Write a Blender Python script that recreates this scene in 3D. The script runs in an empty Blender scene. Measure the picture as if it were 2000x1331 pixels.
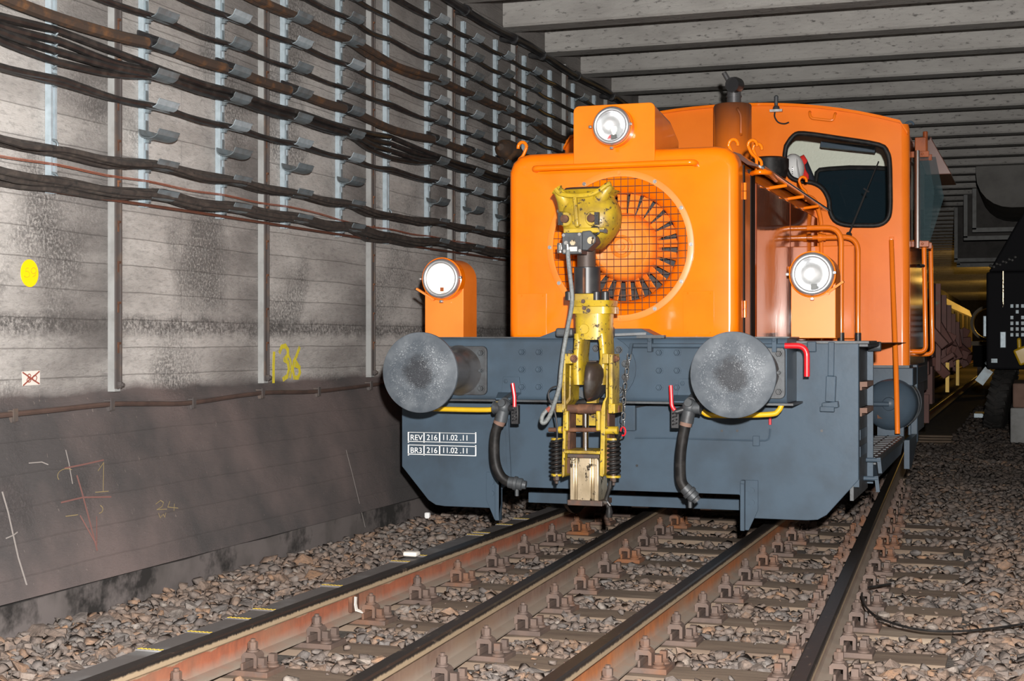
import bpy, bmesh, math, random
import numpy as np
from mathutils import Vector, Matrix, Euler
random.seed(7); rng = np.random.default_rng(7)
S = bpy.context.scene
COL = S.collection
# ------------------------------------------------------------------ camera
F = 2900.0; TH = math.radians(19.1); ST, CT = math.sin(TH), math.cos(TH)
CAMZ = 1.18                                   # metres above the rail tops (z = 0)
cam = bpy.data.cameras.new('camera'); cam.sensor_width = 36; cam.lens = F/2000*36
cam.clip_end = 400
camo = bpy.data.objects.new('camera', cam); COL.objects.link(camo)
camo.location = (0, 0, CAMZ); camo.rotation_euler = (math.pi/2, 0, TH)
S.camera = camo
# ------------------------------------------------------------------ light
w = bpy.data.worlds.new('world'); S.world = w; w.use_nodes = True
w.node_tree.nodes['Background'].inputs[0].default_value = (0.9, 0.95, 1, 1)
w.node_tree.nodes['Background'].inputs[1].default_value = 0.004
fl = bpy.data.lights.new('camera_flash', 'POINT'); fl.energy = 5300; fl.shadow_soft_size = 0.045
fl.color = (1, 0.965, 0.93)
flo = bpy.data.objects.new('camera_flash', fl); COL.objects.link(flo); flo.location = (0.14, -0.05, 1.50)
S.view_settings.view_transform = 'Standard'; S.view_settings.look = 'None'
S.view_settings.exposure = 0.0; S.view_settings.gamma = 1.0; S.view_settings.use_curve_mapping = False
# ------------------------------------------------------------------ where a sight line meets a plane of the place
def at(u, v, Y):
    X = Y*math.tan(math.atan((u-1000)/F)-TH); D = -X*ST+Y*CT
    return Vector((X, Y, CAMZ+(665.5-v)*D/F))
def atx(u, v, X):
    Y = X/math.tan(math.atan((u-1000)/F)-TH); return at(u, v, Y)
def atz(u, v, z):
    D = F*(CAMZ-z)/(v-665.5); a = math.tan(math.atan((u-1000)/F)-TH)
    Y = D/(CT-a*ST); return Vector((a*Y, Y, z))
# ------------------------------------------------------------------ materials
def ramp(nt, src, stops):
    r = nt.nodes.new('ShaderNodeValToRGB'); e = r.color_ramp.elements
    while len(e) < len(stops): e.new(0.5)
    for i, (p, c) in enumerate(stops):
        e[i].position = p; e[i].color = (c, c, c, 1) if not isinstance(c, tuple) else (*c, 1)
    nt.links.new(src, r.inputs[0]); return r.outputs[0]
def noise(nt, vec, scale, detail=4, rough=.55, dist=0):
    n = nt.nodes.new('ShaderNodeTexNoise'); n.inputs['Scale'].default_value = scale
    n.inputs['Detail'].default_value = detail; n.inputs['Roughness'].default_value = rough
    n.inputs['Distortion'].default_value = dist
    nt.links.new(vec, n.inputs['Vector']); return n.outputs['Fac']
def mix(nt, fac, a, b, mode='MIX'):
    m = nt.nodes.new('ShaderNodeMix'); m.data_type = 'RGBA'; m.blend_type = mode
    for k, x in ((0, fac), (6, a), (7, b)):
        if hasattr(x, 'is_linked'): nt.links.new(x, m.inputs[k])
        elif isinstance(x, tuple): m.inputs[k].default_value = (*x, 1)
        else: m.inputs[k].default_value = x
    return m.outputs[2]
def math_(nt, op, a, b=0.0, c=0.0):
    m = nt.nodes.new('ShaderNodeMath'); m.operation = op
    for k, x in enumerate((a, b, c)):
        if hasattr(x, 'is_linked'): nt.links.new(x, m.inputs[k])
        else: m.inputs[k].default_value = x
    return m.outputs[0]
def scalev(nt, vec, s):
    m = nt.nodes.new('ShaderNodeMapping'); m.inputs['Scale'].default_value = s
    nt.links.new(vec, m.inputs['Vector']); return m.outputs[0]
def base(name, rough=.5, metal=0.0, coat=0.0, spec=.5):
    m = bpy.data.materials.new(name); m.use_nodes = True; nt = m.node_tree
    b = nt.nodes['Principled BSDF']; b.inputs['Roughness'].default_value = rough
    b.inputs['Metallic'].default_value = metal; b.inputs['Coat Weight'].default_value = coat
    b.inputs['Coat Roughness'].default_value = .06; b.inputs['Specular IOR Level'].default_value = spec
    g = nt.nodes.new('ShaderNodeNewGeometry'); return m, nt, b, g.outputs['Position'], g
def bumpn(nt, b, h, strength, dist):
    n = nt.nodes.new('ShaderNodeBump'); n.inputs['Strength'].default_value = strength
    n.inputs['Distance'].default_value = dist; nt.links.new(h, n.inputs['Height'])
    nt.links.new(n.outputs[0], b.inputs['Normal'])
def mat(name, col, rough=.5, metal=0.0, coat=0.0, col2=None, vs=6, lo=.45, hi=.7, col3=None, vs3=25, lo3=.62, hi3=.68, bump=0, bs=60, bd=.002, stretch=(1,1,1), spec=.5):
    m, nt, b, P, g = base(name, rough, metal, coat, spec)
    V = scalev(nt, P, stretch); c = col
    if col2: c = mix(nt, ramp(nt, noise(nt, V, vs), [(lo, 0.), (hi, 1.)]), c, col2)
    if col3:
        k = ramp(nt, noise(nt, V, vs3, 6, .65), [(lo3, 0.), (hi3, 1.)]); c = mix(nt, k, c, col3)
        rr = math_(nt, 'MULTIPLY_ADD', k, .35, rough); nt.links.new(rr, b.inputs['Roughness'])
    if isinstance(c, tuple): b.inputs['Base Color'].default_value = (*c, 1)
    else: nt.links.new(c, b.inputs['Base Color'])
    if bump: bumpn(nt, b, noise(nt, V, bs, 5, .6), bump, bd)
    return m
MT = {}
MT['orange'] = mat('orange_paint', (.88,.185,.002), .22, 0, .3, (.80,.155,.002), 3, .4, .7, (.55,.16,.03), 90, .74, .78, spec=.25)
MT['orange_cab'] = mat('faded_orange_paint', (.84,.195,.014), .26, 0, .2, (.76,.165,.010), 2, .4, .7, spec=.2)
MT['orange_pale'] = mat('pale_orange_paint', (.84,.215,.022), .42, 0, .1, (.76,.18,.016), 3)
MT['orange_dark'] = mat('scorched_orange_paint', (.75,.17,.012), .3, 0, .3, (.42,.09,.015), 5, .5, .75)
MT['door'] = mat('glossy_door_paint', (.30,.055,.008), .07, 0, .5, (.17,.03,.008), 2.5, .4, .7, bump=.10, bs=3, bd=.02)
MT['grey'] = mat('blue_grey_paint', (.058,.085,.115), .34, 0, 0, (.046,.062,.080), 4, .42, .72, (.14,.14,.135), 60, .72, .78, bump=.25, bs=22, bd=.002, spec=.14)
MT['grey_dark'] = mat('dark_grey_iron', (.06,.068,.075), .5, .1, 0, (.035,.035,.037), 14, .4, .7, bump=.4, bs=60, bd=.002)
MT['stem'] = mat('oily_steel', (.13,.13,.135), .36, .5, 0, (.06,.05,.045), 8, .4, .75)
MT['yellow'] = mat('chipped_yellow_paint', (.44,.30,.016), .42, 0, .1, (.17,.105,.02), 7, .43, .70, (.045,.028,.016), 34, .58, .63, bump=.25, bs=30)
MT['yellow_clean'] = mat('yellow_paint', (.62,.38,.012), .4, 0, .1, (.75,.45,.02), 8)
MT['rust'] = mat('rusty_steel', (.085,.038,.022), .8, .1, 0, (.20,.085,.04), 14, .45, .7, bump=.5, bs=80, bd=.002)
MT['brown_iron'] = mat('brown_oiled_iron', (.06,.042,.034), .55, .2, 0, (.13,.055,.03), 12, .5, .75, bump=.4, bs=70)
MT['hook'] = mat('worn_forged_iron', (.05,.036,.030), .5, .25, 0, (.10,.095,.09), 9, .5, .7, (.25,.06,.03), 18, .64, .7, bump=.3, bs=45)
MT['black'] = mat('black_paint', (.018,.018,.020), .4, 0, 0, (.035,.035,.035), 10)
MT['rubber'] = mat('black_rubber', (.010,.0095,.0095), .5, 0, 0, (.026,.024,.023), 20, .45, .7, spec=.22)
MT['chrome'] = mat('polished_steel', (.62,.62,.63), .12, 1.0)
MT['ring'] = mat('spun_aluminium', (.70,.71,.73), .33, .85)
MT['steel'] = mat('plain_steel', (.42,.42,.42), .35, .9, 0, (.25,.24,.22), 20)
MT['alu'] = mat('oily_anodised_cylinder', (.66,.55,.38), .33, .75, 0, (.42,.34,.22), 9, .45, .7, (.03,.022,.015), 26, .56, .60, stretch=(1,1,.6))
MT['red'] = mat('red_paint', (.60,.012,.02), .35, 0, .3, (.45,.01,.015), 20)
MT['galv'] = mat('galvanised_steel', (.42,.50,.55), .45, .35, 0, (.33,.40,.44), 24, .4, .7, (.30,.27,.23), 9, .66, .8)
MT['galv_dull'] = mat('dull_galvanised_steel', (.20,.245,.27), .42, .35, 0, (.14,.155,.16), 14, .4, .7)
MT['cable'] = mat('dusty_black_cable', (.016,.015,.015), .42, 0, 0, (.042,.036,.032), 16, .45, .72)
MT['cable_dusty'] = mat('brown_dusty_cable', (.040,.034,.031), .6, 0, 0, (.075,.062,.053), 22, .45, .7, (.016,.014,.013), 14, .58, .68)
MT['cable_rust'] = mat('tarry_jute_cable', (.050,.033,.024), .7, 0, 0, (.13,.062,.026), 11, .5, .7, (.30,.13,.04), 24, .68, .74, bump=.4, bs=50)
MT['wire_orange'] = mat('orange_wire', (.36,.10,.05), .6)
MT['pipe_rust'] = mat('red_brown_conduit', (.12,.045,.028), .55, 0, 0, (.08,.035,.025), 10)
MT['conduit'] = mat('brown_conduit', (.085,.055,.045), .55, 0, 0, (.055,.038,.033), 10)
MT['braid'] = mat('grey_braided_hose', (.19,.205,.205), .65, .1, 0, (.11,.12,.12), 90)
MT['white'] = mat('white_print', (.85,.85,.84), .6)
MT['helmet'] = mat('white_helmet_shell', (.80,.81,.80), .3, 0, .3)
MT['jred'] = mat('red_cloth', (.75,.02,.015), .8)
MT['jblue'] = mat('navy_cloth', (.012,.016,.030), .85)
MT['cream'] = mat('cream_cab_panel', (.72,.77,.64), .45, 0, .1, bump=.7, bs=40, bd=.006)
MT['cream_flat'] = mat('cream_cab_wall', (.66,.71,.59), .5)
MT['copper'] = mat('glossy_brown_orange', (.30,.075,.02), .18, .1, .5, (.18,.045,.018), 9)
MT['flap'] = mat('brown_roof_flap', (.09,.04,.03), .25, .1, .4)
MT['rail_web'] = None
MT['tyre'] = mat('tyre_rubber', (.02,.019,.018), .75, 0, 0, (.035,.03,.027), 12)
MT['dark_body'] = mat('black_vehicle_paint', (.010,.010,.012), .7, 0, 0, spec=.12)
MT['wagon'] = mat('rust_red_wagon', (.115,.045,.035), .7, 0, 0, (.07,.03,.025), 3, .4, .7, (.11,.16,.13), 2, .66, .7)
MT['wagon_yellow'] = mat('cream_yellow_railcar', (.22,.155,.065), .5, 0, .1, (.17,.115,.045), 1.5)
MT['paper'] = mat('pale_paper', (.62,.58,.53), .8)
MT['yellow_sticker'] = mat('yellow_sticker', (.95,.60,.002), .5)
MT['yellow_mark'] = mat('yellow_marking_paint', (.62,.42,.04), .6)
MT['spray'] = mat('yellow_spray_paint', (.62,.52,.03), .8, 0, 0, (.40,.34,.08), 30, .5, .7)
MT['chalk_y'] = mat('yellow_chalk', (.25,.19,.09), .9)
MT['chalk_r'] = mat('red_chalk', (.17,.080,.070), .9)
MT['chalk_w'] = mat('white_chalk', (.26,.235,.22), .9)
MT['ink'] = mat('brown_ink', (.25,.06,.04), .8)
MT['ink2'] = mat('ochre_ink', (.62,.34,.01), .8)
MT['hood_seal'] = mat('black_seal', (.010,.009,.009), .6, spec=.12)
MT['plank'] = mat('dark_grey_strip', (.115,.105,.102), .55, 0, 0, (.20,.20,.20), 4, .55, .75, bump=.15, bs=30)
MT['pale_block'] = mat('brown_block', (.20,.12,.09), .8, 0, 0, (.14,.08,.06), 4)
def glass(name, col, alpha, rough=.03):
    m, nt, b, P, g = base(name, rough); b.inputs['Base Color'].default_value = (*col, 1)
    b.inputs['Alpha'].default_value = alpha; b.inputs['Specular IOR Level'].default_value = .6; return m
MT['glass'] = glass('cab_glass', (.02,.03,.03), .05)
MT['glass_side'] = glass('side_glass', (.05,.085,.095), .28)
MT['glass_rear'] = glass('dark_rear_glass', (.010,.022,.032), .85)
MT['lens'] = glass('lamp_lens', (.7,.75,.72), .12)
MT['bulb'] = mat('opal_bulb', (.80,.82,.80), .2)
def emit(name, col, s):
    m, nt, b, P, g = base(name); b.inputs['Base Color'].default_value = (*col, 1)
    b.inputs['Emission Color'].default_value = (*col, 1); b.inputs['Emission Strength'].default_value = s; return m
MT['lit'] = emit('lit_lens', (1, .90, .72), 1.7)
MT['warm'] = emit('warm_lamp', (1, .62, .22), 8)
# concrete of the tunnel wall: board marks, soot and peeling patches; brown dirt below the ledge
def concrete_wall():
    m, nt, b, P, g = base('tunnel_wall_concrete', .75, 0, 0, .35)
    sp = nt.nodes.new('ShaderNodeSeparateXYZ'); nt.links.new(P, sp.inputs[0]); X, Y, Z = sp.outputs
    wob = noise(nt, P, 1.2, 3); 
    cb = nt.nodes.new('ShaderNodeCombineXYZ'); nt.links.new(Y, cb.inputs[0])
    nt.links.new(math_(nt, 'MULTIPLY_ADD', wob, .035, Z), cb.inputs[1])
    br = nt.nodes.new('ShaderNodeTexBrick'); nt.links.new(cb.outputs[0], br.inputs['Vector'])
    br.inputs['Scale'].default_value = 1; br.inputs['Brick Width'].default_value = 7.3; br.inputs['Row Height'].default_value = .145
    br.inputs['Mortar Size'].default_value = .0028; br.inputs['Mortar Smooth'].default_value = .6
    br.inputs['Color1'].default_value = (.66,.63,.60,1); br.inputs['Color2'].default_value = (.57,.54,.515,1); br.inputs['Mortar'].default_value = (.43,.405,.385,1)
    V2 = scalev(nt, P, (1, .45, 1.6))
    c = br.outputs['Color']
    c = mix(nt, ramp(nt, noise(nt, V2, 1.9, 5, .6), [(.44, 0.), (.70, .7)]), c, (.24,.22,.205))
    c = mix(nt, ramp(nt, noise(nt, V2, 30, 6, .7), [(.5, 0.), (.68, .5)]), c, (.20,.19,.183))
    peel = math_(nt, 'MULTIPLY', ramp(nt, noise(nt, P, 1.35, 3, .5, .3), [(.50, 0.), (.68, 1.)]), ramp(nt, noise(nt, P, 58, 6, .75), [(.46, 0.), (.58, 1.)]))
    dv = nt.nodes.new('ShaderNodeCombineXYZ'); nt.links.new(math_(nt, 'MULTIPLY', math_(nt, 'SUBTRACT', Y, 7.52), 2.0), dv.inputs[0]); nt.links.new(math_(nt, 'MULTIPLY', math_(nt, 'SUBTRACT', Z, 1.64), 2.0), dv.inputs[1])
    dl = nt.nodes.new('ShaderNodeVectorMath'); dl.operation = 'LENGTH'; nt.links.new(dv.outputs[0], dl.inputs[0])
    spot = ramp(nt, math_(nt, 'MULTIPLY_ADD', noise(nt, P, 4, 4), 1.0, dl.outputs['Value']), [(.75, .95), (1.0, 0.)]) if False else ramp(nt, math_(nt, 'DIVIDE', math_(nt, 'MULTIPLY_ADD', noise(nt, P, 4, 4), 1.0, dl.outputs['Value']), 2.), [(.42, .95), (.66, 0.)])
    spot = math_(nt, 'MULTIPLY', spot, ramp(nt, noise(nt, P, 62, 6, .75), [(.43, 0.), (.55, 1.)]))
    peel = math_(nt, 'MAXIMUM', peel, spot)
    c = mix(nt, math_(nt, 'MULTIPLY', peel, .78), c, (.075,.070,.068))
    band = ramp(nt, math_(nt, 'ABSOLUTE', math_(nt, 'SUBTRACT', math_(nt, 'MULTIPLY_ADD', noise(nt, P, 6, 4), .10, Z), 1.31)), [(.02, 1.), (.075, 0.)])
    band = math_(nt, 'MULTIPLY', band, ramp(nt, noise(nt, P, 55, 6, .75), [(.38, 0.), (.56, .9)]))
    c = mix(nt, band, c, (.095,.088,.084))
    # soot beside each rib (ribs every 1.593 m)
    fr = math_(nt, 'FRACT', math_(nt, 'DIVIDE', math_(nt, 'SUBTRACT', Y, 6.59), 1.593))
    soot = ramp(nt, fr, [(0., .75), (.05, .35), (.12, 0.), (.50, 0.), (.84, .62), (1., .88)])
    soot = math_(nt, 'MULTIPLY', soot, ramp(nt, noise(nt, V2, 2.6, 4), [(.3, .35), (.6, 1.)]))
    c = mix(nt, soot, c, (.115,.105,.10))
    # greyer and darker towards the roof
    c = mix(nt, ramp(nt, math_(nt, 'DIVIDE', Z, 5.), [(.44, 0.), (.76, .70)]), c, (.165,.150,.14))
    # brown grime of the plinth
    low = ramp(nt, math_(nt, 'MULTIPLY_ADD', noise(nt, P, 3, 4), .07, Z), [(.945, 1.), (1.02, 0.)])
    pl = mix(nt, ramp(nt, noise(nt, P, 1.3, 4), [(.36, 0.), (.62, 1.)]), (.150,.118,.112), (.070,.064,.064))
    pl = mix(nt, ramp(nt, noise(nt, scalev(nt, P, (1,1,.25)), 60, 3, .6), [(.68, 0.), (.74, .5)]), pl, (.30,.25,.22))
    c = mix(nt, low, c, pl)
    nt.links.new(c, b.inputs['Base Color'])
    h = math_(nt, 'ADD', math_(nt, 'MULTIPLY', noise(nt, V2, 36, 8, .72), 1.), math_(nt, 'MULTIPLY', br.outputs['Fac'], -.35))
    h = math_(nt, 'ADD', h, math_(nt, 'MULTIPLY', peel, -.35))
    h = math_(nt, 'MULTIPLY', h, math_(nt, 'MULTIPLY_ADD', low, -.72, 1.))
    bumpn(nt, b, h, 1.0, .020); return m
MT['wall'] = concrete_wall()
MT['beam'] = mat('beam_concrete', (.36,.35,.33), .8, 0, 0, (.27,.26,.245), 3, .4, .7, (.11,.105,.10), 24, .58, .68, bump=.8, bs=30, bd=.012, stretch=(.5,1,1.4))
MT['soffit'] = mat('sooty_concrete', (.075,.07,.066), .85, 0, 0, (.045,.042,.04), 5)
MT['rib'] = mat('pale_rib_concrete', (.27,.275,.27), .8, 0, 0, (.20,.20,.195), 8, bump=.4, bs=50)
MT['channel'] = mat('dark_channel_iron', (.085,.075,.072), .6, .2, 0, (.14,.10,.075), 9, .5, .75)
MT['footing'] = mat('footing_concrete', (.125,.108,.104), .8, 0, 0, (.075,.066,.062), 4, .45, .7, (.014,.012,.011), 1.5, .52, .60, bump=.3, bs=40)
MT['wood'] = mat('weathered_sleeper_wood', (.172,.126,.09), .85, 0, 0, (.115,.080,.057), 14, .44, .68, (.27,.215,.16), 5, .60, .72, bump=.6, bs=40, bd=.004, stretch=(.16,1,1))
MT['dirt'] = mat('ballast_dust', (.10,.085,.073), .95, 0, 0, (.06,.05,.043), 12, bump=.8, bs=40, bd=.02)
MT['fast'] = mat('rusty_fastening', (.115,.078,.062), .75, .1, 0, (.085,.060,.050), 12, .42, .65, (.23,.085,.028), 1.3, .52, .72, bump=.4, bs=90)
def stone(name, island):
    m, nt, b, P, g = base(name, .8)
    if island: r = g.outputs['Random Per Island']
    else:
        oi = nt.nodes.new('ShaderNodeObjectInfo'); r = oi.outputs['Random']
    k = nt.nodes.new('ShaderNodeValToRGB'); e = k.color_ramp.elements
    stops = [(0,(.13,.105,.092)),(.2,(.20,.150,.120)),(.4,(.13,.118,.112)),(.55,(.27,.155,.088)),(.7,(.17,.155,.145)),(.85,(.10,.086,.080)),(1,(.28,.245,.215))]
    while len(e) < len(stops): e.new(.5)
    for i, (p, c) in enumerate(stops): e[i].position = p; e[i].color = (*c, 1)
    nt.links.new(r, k.inputs[0])
    c = mix(nt, ramp(nt, noise(nt, P, 30, 5, .65), [(.40, 0.), (.66, .85)]), k.outputs[0], (.085,.070,.062))
    c = mix(nt, ramp(nt, noise(nt, P, 2.2, 3), [(.45, 0.), (.7, .45)]), c, (.20,.12,.075))
    # bed darkens with depth: light falloff painted into the stone colour, in patches
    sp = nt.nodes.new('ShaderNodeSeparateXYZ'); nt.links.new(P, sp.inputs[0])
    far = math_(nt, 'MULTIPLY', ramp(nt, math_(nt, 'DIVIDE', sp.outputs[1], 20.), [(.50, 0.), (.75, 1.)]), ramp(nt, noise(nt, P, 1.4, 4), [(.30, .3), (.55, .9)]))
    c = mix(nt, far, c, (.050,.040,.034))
    nt.links.new(c, b.inputs['Base Color']); bumpn(nt, b, noise(nt, P, 45, 5, .65), .7, .014); return m
def stackmat():
    m, nt, b, P, g = base('sooty_stack_paint', .3, 0, .3); sp = nt.nodes.new('ShaderNodeSeparateXYZ'); nt.links.new(P, sp.inputs[0])
    z = math_(nt, 'MULTIPLY_ADD', noise(nt, P, 6, 4), .12, sp.outputs[2]); z = math_(nt, 'SUBTRACT', z, 2.5)
    nt.links.new(mix(nt, ramp(nt, z, [(.25, 0.), (.62, .92)]), (.72,.16,.010), (.06,.03,.02)), b.inputs['Base Color']); return m
MT['stack'] = stackmat()
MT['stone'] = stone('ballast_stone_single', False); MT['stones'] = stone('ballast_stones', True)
def railmat(name, rustc, rustc2):
    m, nt, b, P, g = base(name, .7, .15)
    sp = nt.nodes.new('ShaderNodeSeparateXYZ'); nt.links.new(P, sp.inputs[0]); Z = sp.outputs[2]
    V = scalev(nt, P, (1, 1, .35))
    web = mix(nt, ramp(nt, noise(nt, V, 22, 5, .7), [(.38, 0.), (.66, 1.)]), rustc, rustc2)
    web = mix(nt, ramp(nt, noise(nt, P, 1.1, 3), [(.48, 0.), (.68, .9)]), web, (.24,.16,.105))
    # grey-brown dust lying on the foot and up to the lower web
    dust = ramp(nt, math_(nt, 'MULTIPLY_ADD', noise(nt, P, 14, 4), .05, Z), [(-.105, 1.), (-.055, 0.)]) if False else None
    zz = math_(nt, 'MULTIPLY_ADD', noise(nt, P, 9, 4), .05, math_(nt, 'ADD', Z, .2))
    web = mix(nt, ramp(nt, zz, [(.085, 1.), (.135, 0.)]), web, (.25,.205,.165))
    # pale side of the head, greasy black top with a ragged lower edge
    web = mix(nt, ramp(nt, zz, [(.172, 0.), (.178, 1.)]), web, (.34,.255,.165))
    edge = math_(nt, 'MULTIPLY_ADD', noise(nt, scalev(nt, P, (1, 1, .4)), 55, 4, .7), .02, Z)
    k = ramp(nt, math_(nt, 'ADD', edge, .5), [(.4905, 0.), (.4935, 1.)])
    top = mix(nt, ramp(nt, noise(nt, scalev(nt, P, (1, .35, 1)), 30, 5, .7), [(.60, 0.), (.68, 1.)]), (.022,.018,.016), (.10,.075,.055))
    c = mix(nt, k, web, top); nt.links.new(c, b.inputs['Base Color'])
    nt.links.new(math_(nt, 'MULTIPLY_ADD', k, -.30, .72), b.inputs['Roughness'])
    bumpn(nt, b, noise(nt, P, 60, 4), .3, .002); return m
MT['rail_red'] = railmat('rail_red_rust', (.36,.115,.06), (.24,.085,.05))
MT['rail_brown'] = railmat('rail_brown_rust', (.19,.115,.085), (.24,.16,.12))
MT['rail_orange'] = railmat('rail_orange_rust', (.44,.155,.05), (.30,.11,.045))
def bufmat():
    m, nt, b, P, g = base('buffer_face_steel', .6, .0, 0, .3)
    tc = nt.nodes.new('ShaderNodeTexCoord'); O = tc.outputs['Object']
    ln = nt.nodes.new('ShaderNodeVectorMath'); ln.operation = 'LENGTH'; nt.links.new(scalev(nt, O, (1, 0, 1)), ln.inputs[0])
    r = math_(nt, 'MULTIPLY_ADD', noise(nt, O, 14, 6, .7), .14, ln.outputs['Value'])
    c = mix(nt, ramp(nt, noise(nt, O, 9, 5), [(.4, 0.), (.7, 1.)]), (.060,.072,.086), (.125,.140,.156))
    c = mix(nt, ramp(nt, r, [(.13, .9), (.175, .0)]), c, (.022,.024,.029))
    sp = ramp(nt, noise(nt, O, 150, 5, .75), [(.55, 0.), (.66, 1.)])
    sp = math_(nt, 'MULTIPLY', sp, math_(nt, 'MULTIPLY', ramp(nt, r, [(.10, .2), (.17, 1.), (.235, 1.), (.265, 0.)]), ramp(nt, noise(nt, scalev(nt, O, (1,1,.6)), 11, 5, .7), [(.40, .15), (.58, 1.)])))
    c = mix(nt, sp, c, (.50,.53,.56)); nt.links.new(c, b.inputs['Base Color'])
    nt.links.new(math_(nt, 'MULTIPLY_ADD', sp, -.15, .6), b.inputs['Roughness'])
    bumpn(nt, b, noise(nt, O, 60, 4), .25, .003); return m
MT['buffer'] = bufmat()
# ------------------------------------------------------------------ mesh helpers
WL = {}
def fillet(pts, r, seg=5):
    pts = [Vector(p) for p in pts]; out = [pts[0]]
    for i in range(1, len(pts)-1):
        a, p, c = pts[i-1], pts[i], pts[i+1]
        d1, d2 = (a-p), (c-p); k = min(r, d1.length*.49, d2.length*.49)
        s, e = p+d1.normalized()*k, p+d2.normalized()*k
        for j in range(seg+1):
            t = j/seg; out.append(s*(1-t)**2+p*2*t*(1-t)+e*t*t)
    out.append(pts[-1]); return out
def smooth_path(pts, sub=4):
    pts = [Vector(p) for p in pts]; n = len(pts); out = []
    for i in range(n-1):
        p0, p1, p2, p3 = pts[max(i-1, 0)], pts[i], pts[i+1], pts[min(i+2, n-1)]
        for j in range(sub):
            t = j/sub
            out.append(.5*((2*p1)+(p2-p0)*t+(2*p0-5*p1+4*p2-p3)*t*t+(3*p1-p0-3*p2+p3)*t**3))
    out.append(pts[-1]); return out
class MB:
    def __init__(s): s.v = []; s.f = []
    def add(s, vs, fs):
        o = len(s.v); s.v += [tuple(v) for v in vs]; s.f += [tuple(i+o for i in f) for f in fs]; return s
    def box(s, lo, hi):
        x0, y0, z0 = lo; x1, y1, z1 = hi
        if x0 > x1: x0, x1 = x1, x0
        if y0 > y1: y0, y1 = y1, y0
        if z0 > z1: z0, z1 = z1, z0
        return s.add([(x0,y0,z0),(x1,y0,z0),(x1,y1,z0),(x0,y1,z0),(x0,y0,z1),(x1,y0,z1),(x1,y1,z1),(x0,y1,z1)],
                     [(3,2,1,0),(4,5,6,7),(0,1,5,4),(1,2,6,5),(2,3,7,6),(3,0,4,7)])
    def uvbox(s, u0, v0, u1, v1, Y0, Y1):      # upright box whose front face fills that patch of the plane Y0
        a = at(u0, v0, Y0); c = at(u1, v1, Y0); return s.box((a.x, Y0, a.z), (c.x, Y1, c.z))
    def prism(s, poly, ext):                    # polygon (3-D points, planar) pushed along ext
        n = len(poly); ext = Vector(ext); p = [Vector(q) for q in poly]
        return s.add(p+[q+ext for q in p], [tuple(range(n))[::-1], tuple(range(n, 2*n))]+[(i, (i+1) % n, (i+1) % n+n, i+n) for i in range(n)])
    def ring(s, c, ax, r, n):
        ax = Vector(ax).normalized(); t = Vector((0,0,1)) if abs(ax.z) < .9 else Vector((1,0,0))
        e1 = ax.cross(t).normalized(); e2 = ax.cross(e1)
        return [Vector(c)+e1*(r*math.cos(2*math.pi*i/n))+e2*(r*math.sin(2*math.pi*i/n)) for i in range(n)]
    def lathe(s, prof, o, ax, n=24, cap0=True, cap1=True):   # prof: (distance along axis, radius)
        ax = Vector(ax).normalized(); vs = []; fs = []
        for a, r in prof: vs += s.ring(Vector(o)+ax*a, ax, max(r, 1e-4), n)
        for k in range(len(prof)-1):
            for i in range(n):
                j = (i+1) % n; fs.append((k*n+i, (k+1)*n+i, (k+1)*n+j, k*n+j))
        if cap0: fs.append(tuple(range(n)))
        if cap1: fs.append(tuple(range((len(prof)-1)*n, len(prof)*n))[::-1])
        return s.add(vs, fs)
    def cyl(s, p0, p1, r0, r1=None, n=14):
        p0, p1 = Vector(p0), Vector(p1); return s.lathe([(0, r0), ((p1-p0).length, r0 if r1 is None else r1)], p0, p1-p0, n)
    def tube(s, pts, r, n=8, closed=False):
        pts = [Vector(p) for p in pts]; m = len(pts); vs = []; fs = []
        d0 = (pts[1]-pts[0]).normalized(); t = Vector((0,0,1)) if abs(d0.z) < .9 else Vector((1,0,0))
        e = d0.cross(t).normalized()
        for i in range(m):
            a = pts[i-1] if (i or closed) else pts[0]; c = pts[(i+1) % m] if (i < m-1 or closed) else pts[-1]
            d = (c-a).normalized(); e = (e-d*e.dot(d)).normalized(); e2 = d.cross(e)
            rr = r[i] if isinstance(r, (list, tuple)) else r
            vs += [pts[i]+e*(rr*math.cos(2*math.pi*k/n))+e2*(rr*math.sin(2*math.pi*k/n)) for k in range(n)]
        for i in range(m if closed else m-1):
            for k in range(n):
                l = (k+1) % n; i2 = (i+1) % m; fs.append((i*n+k, i*n+l, i2*n+l, i2*n+k))
        if not closed: fs += [tuple(range(n))[::-1], tuple(range((m-1)*n, m*n))]
        return s.add(vs, fs)
    def bar(s, p0, p1, w, h, up=(0,0,1)):       # rectangular bar between two points
        p0, p1 = Vector(p0), Vector(p1); d = (p1-p0).normalized(); e = d.cross(Vector(up)).normalized()*w/2; g = e.cross(d).normalized()*h/2
        vs = [p+a*e+b*g for p in (p0, p1) for a, b in ((-1,-1),(1,-1),(1,1),(-1,1))]
        return s.add(vs, [(0,1,2,3),(7,6,5,4),(0,4,5,1),(1,5,6,2),(2,6,7,3),(3,7,4,0)])
    def loft(s, loops, cap=True):
        n = len(loops[0]); vs = []; fs = []
        for l in loops: vs += list(l)
        for k in range(len(loops)-1):
            for i in range(n):
                j = (i+1) % n; fs.append((k*n+i, k*n+j, (k+1)*n+j, (k+1)*n+i))
        if cap: fs += [tuple(range(n))[::-1], tuple(range((len(loops)-1)*n, len(loops)*n))]
        return s.add(vs, fs)
    def sphere(s, c, r, n=14, m=8, sc=(1,1,1)):
        prof = [(-math.cos(math.pi*i/m), math.sin(math.pi*i/m)) for i in range(m+1)]
        b = MB(); b.lathe(prof, (0,0,0), (0,0,1), n, False, False)
        return s.add([(c[0]+v[0]*r*sc[0], c[1]+v[1]*r*sc[1], c[2]+v[2]*r*sc[2]) for v in b.v], b.f)
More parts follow.
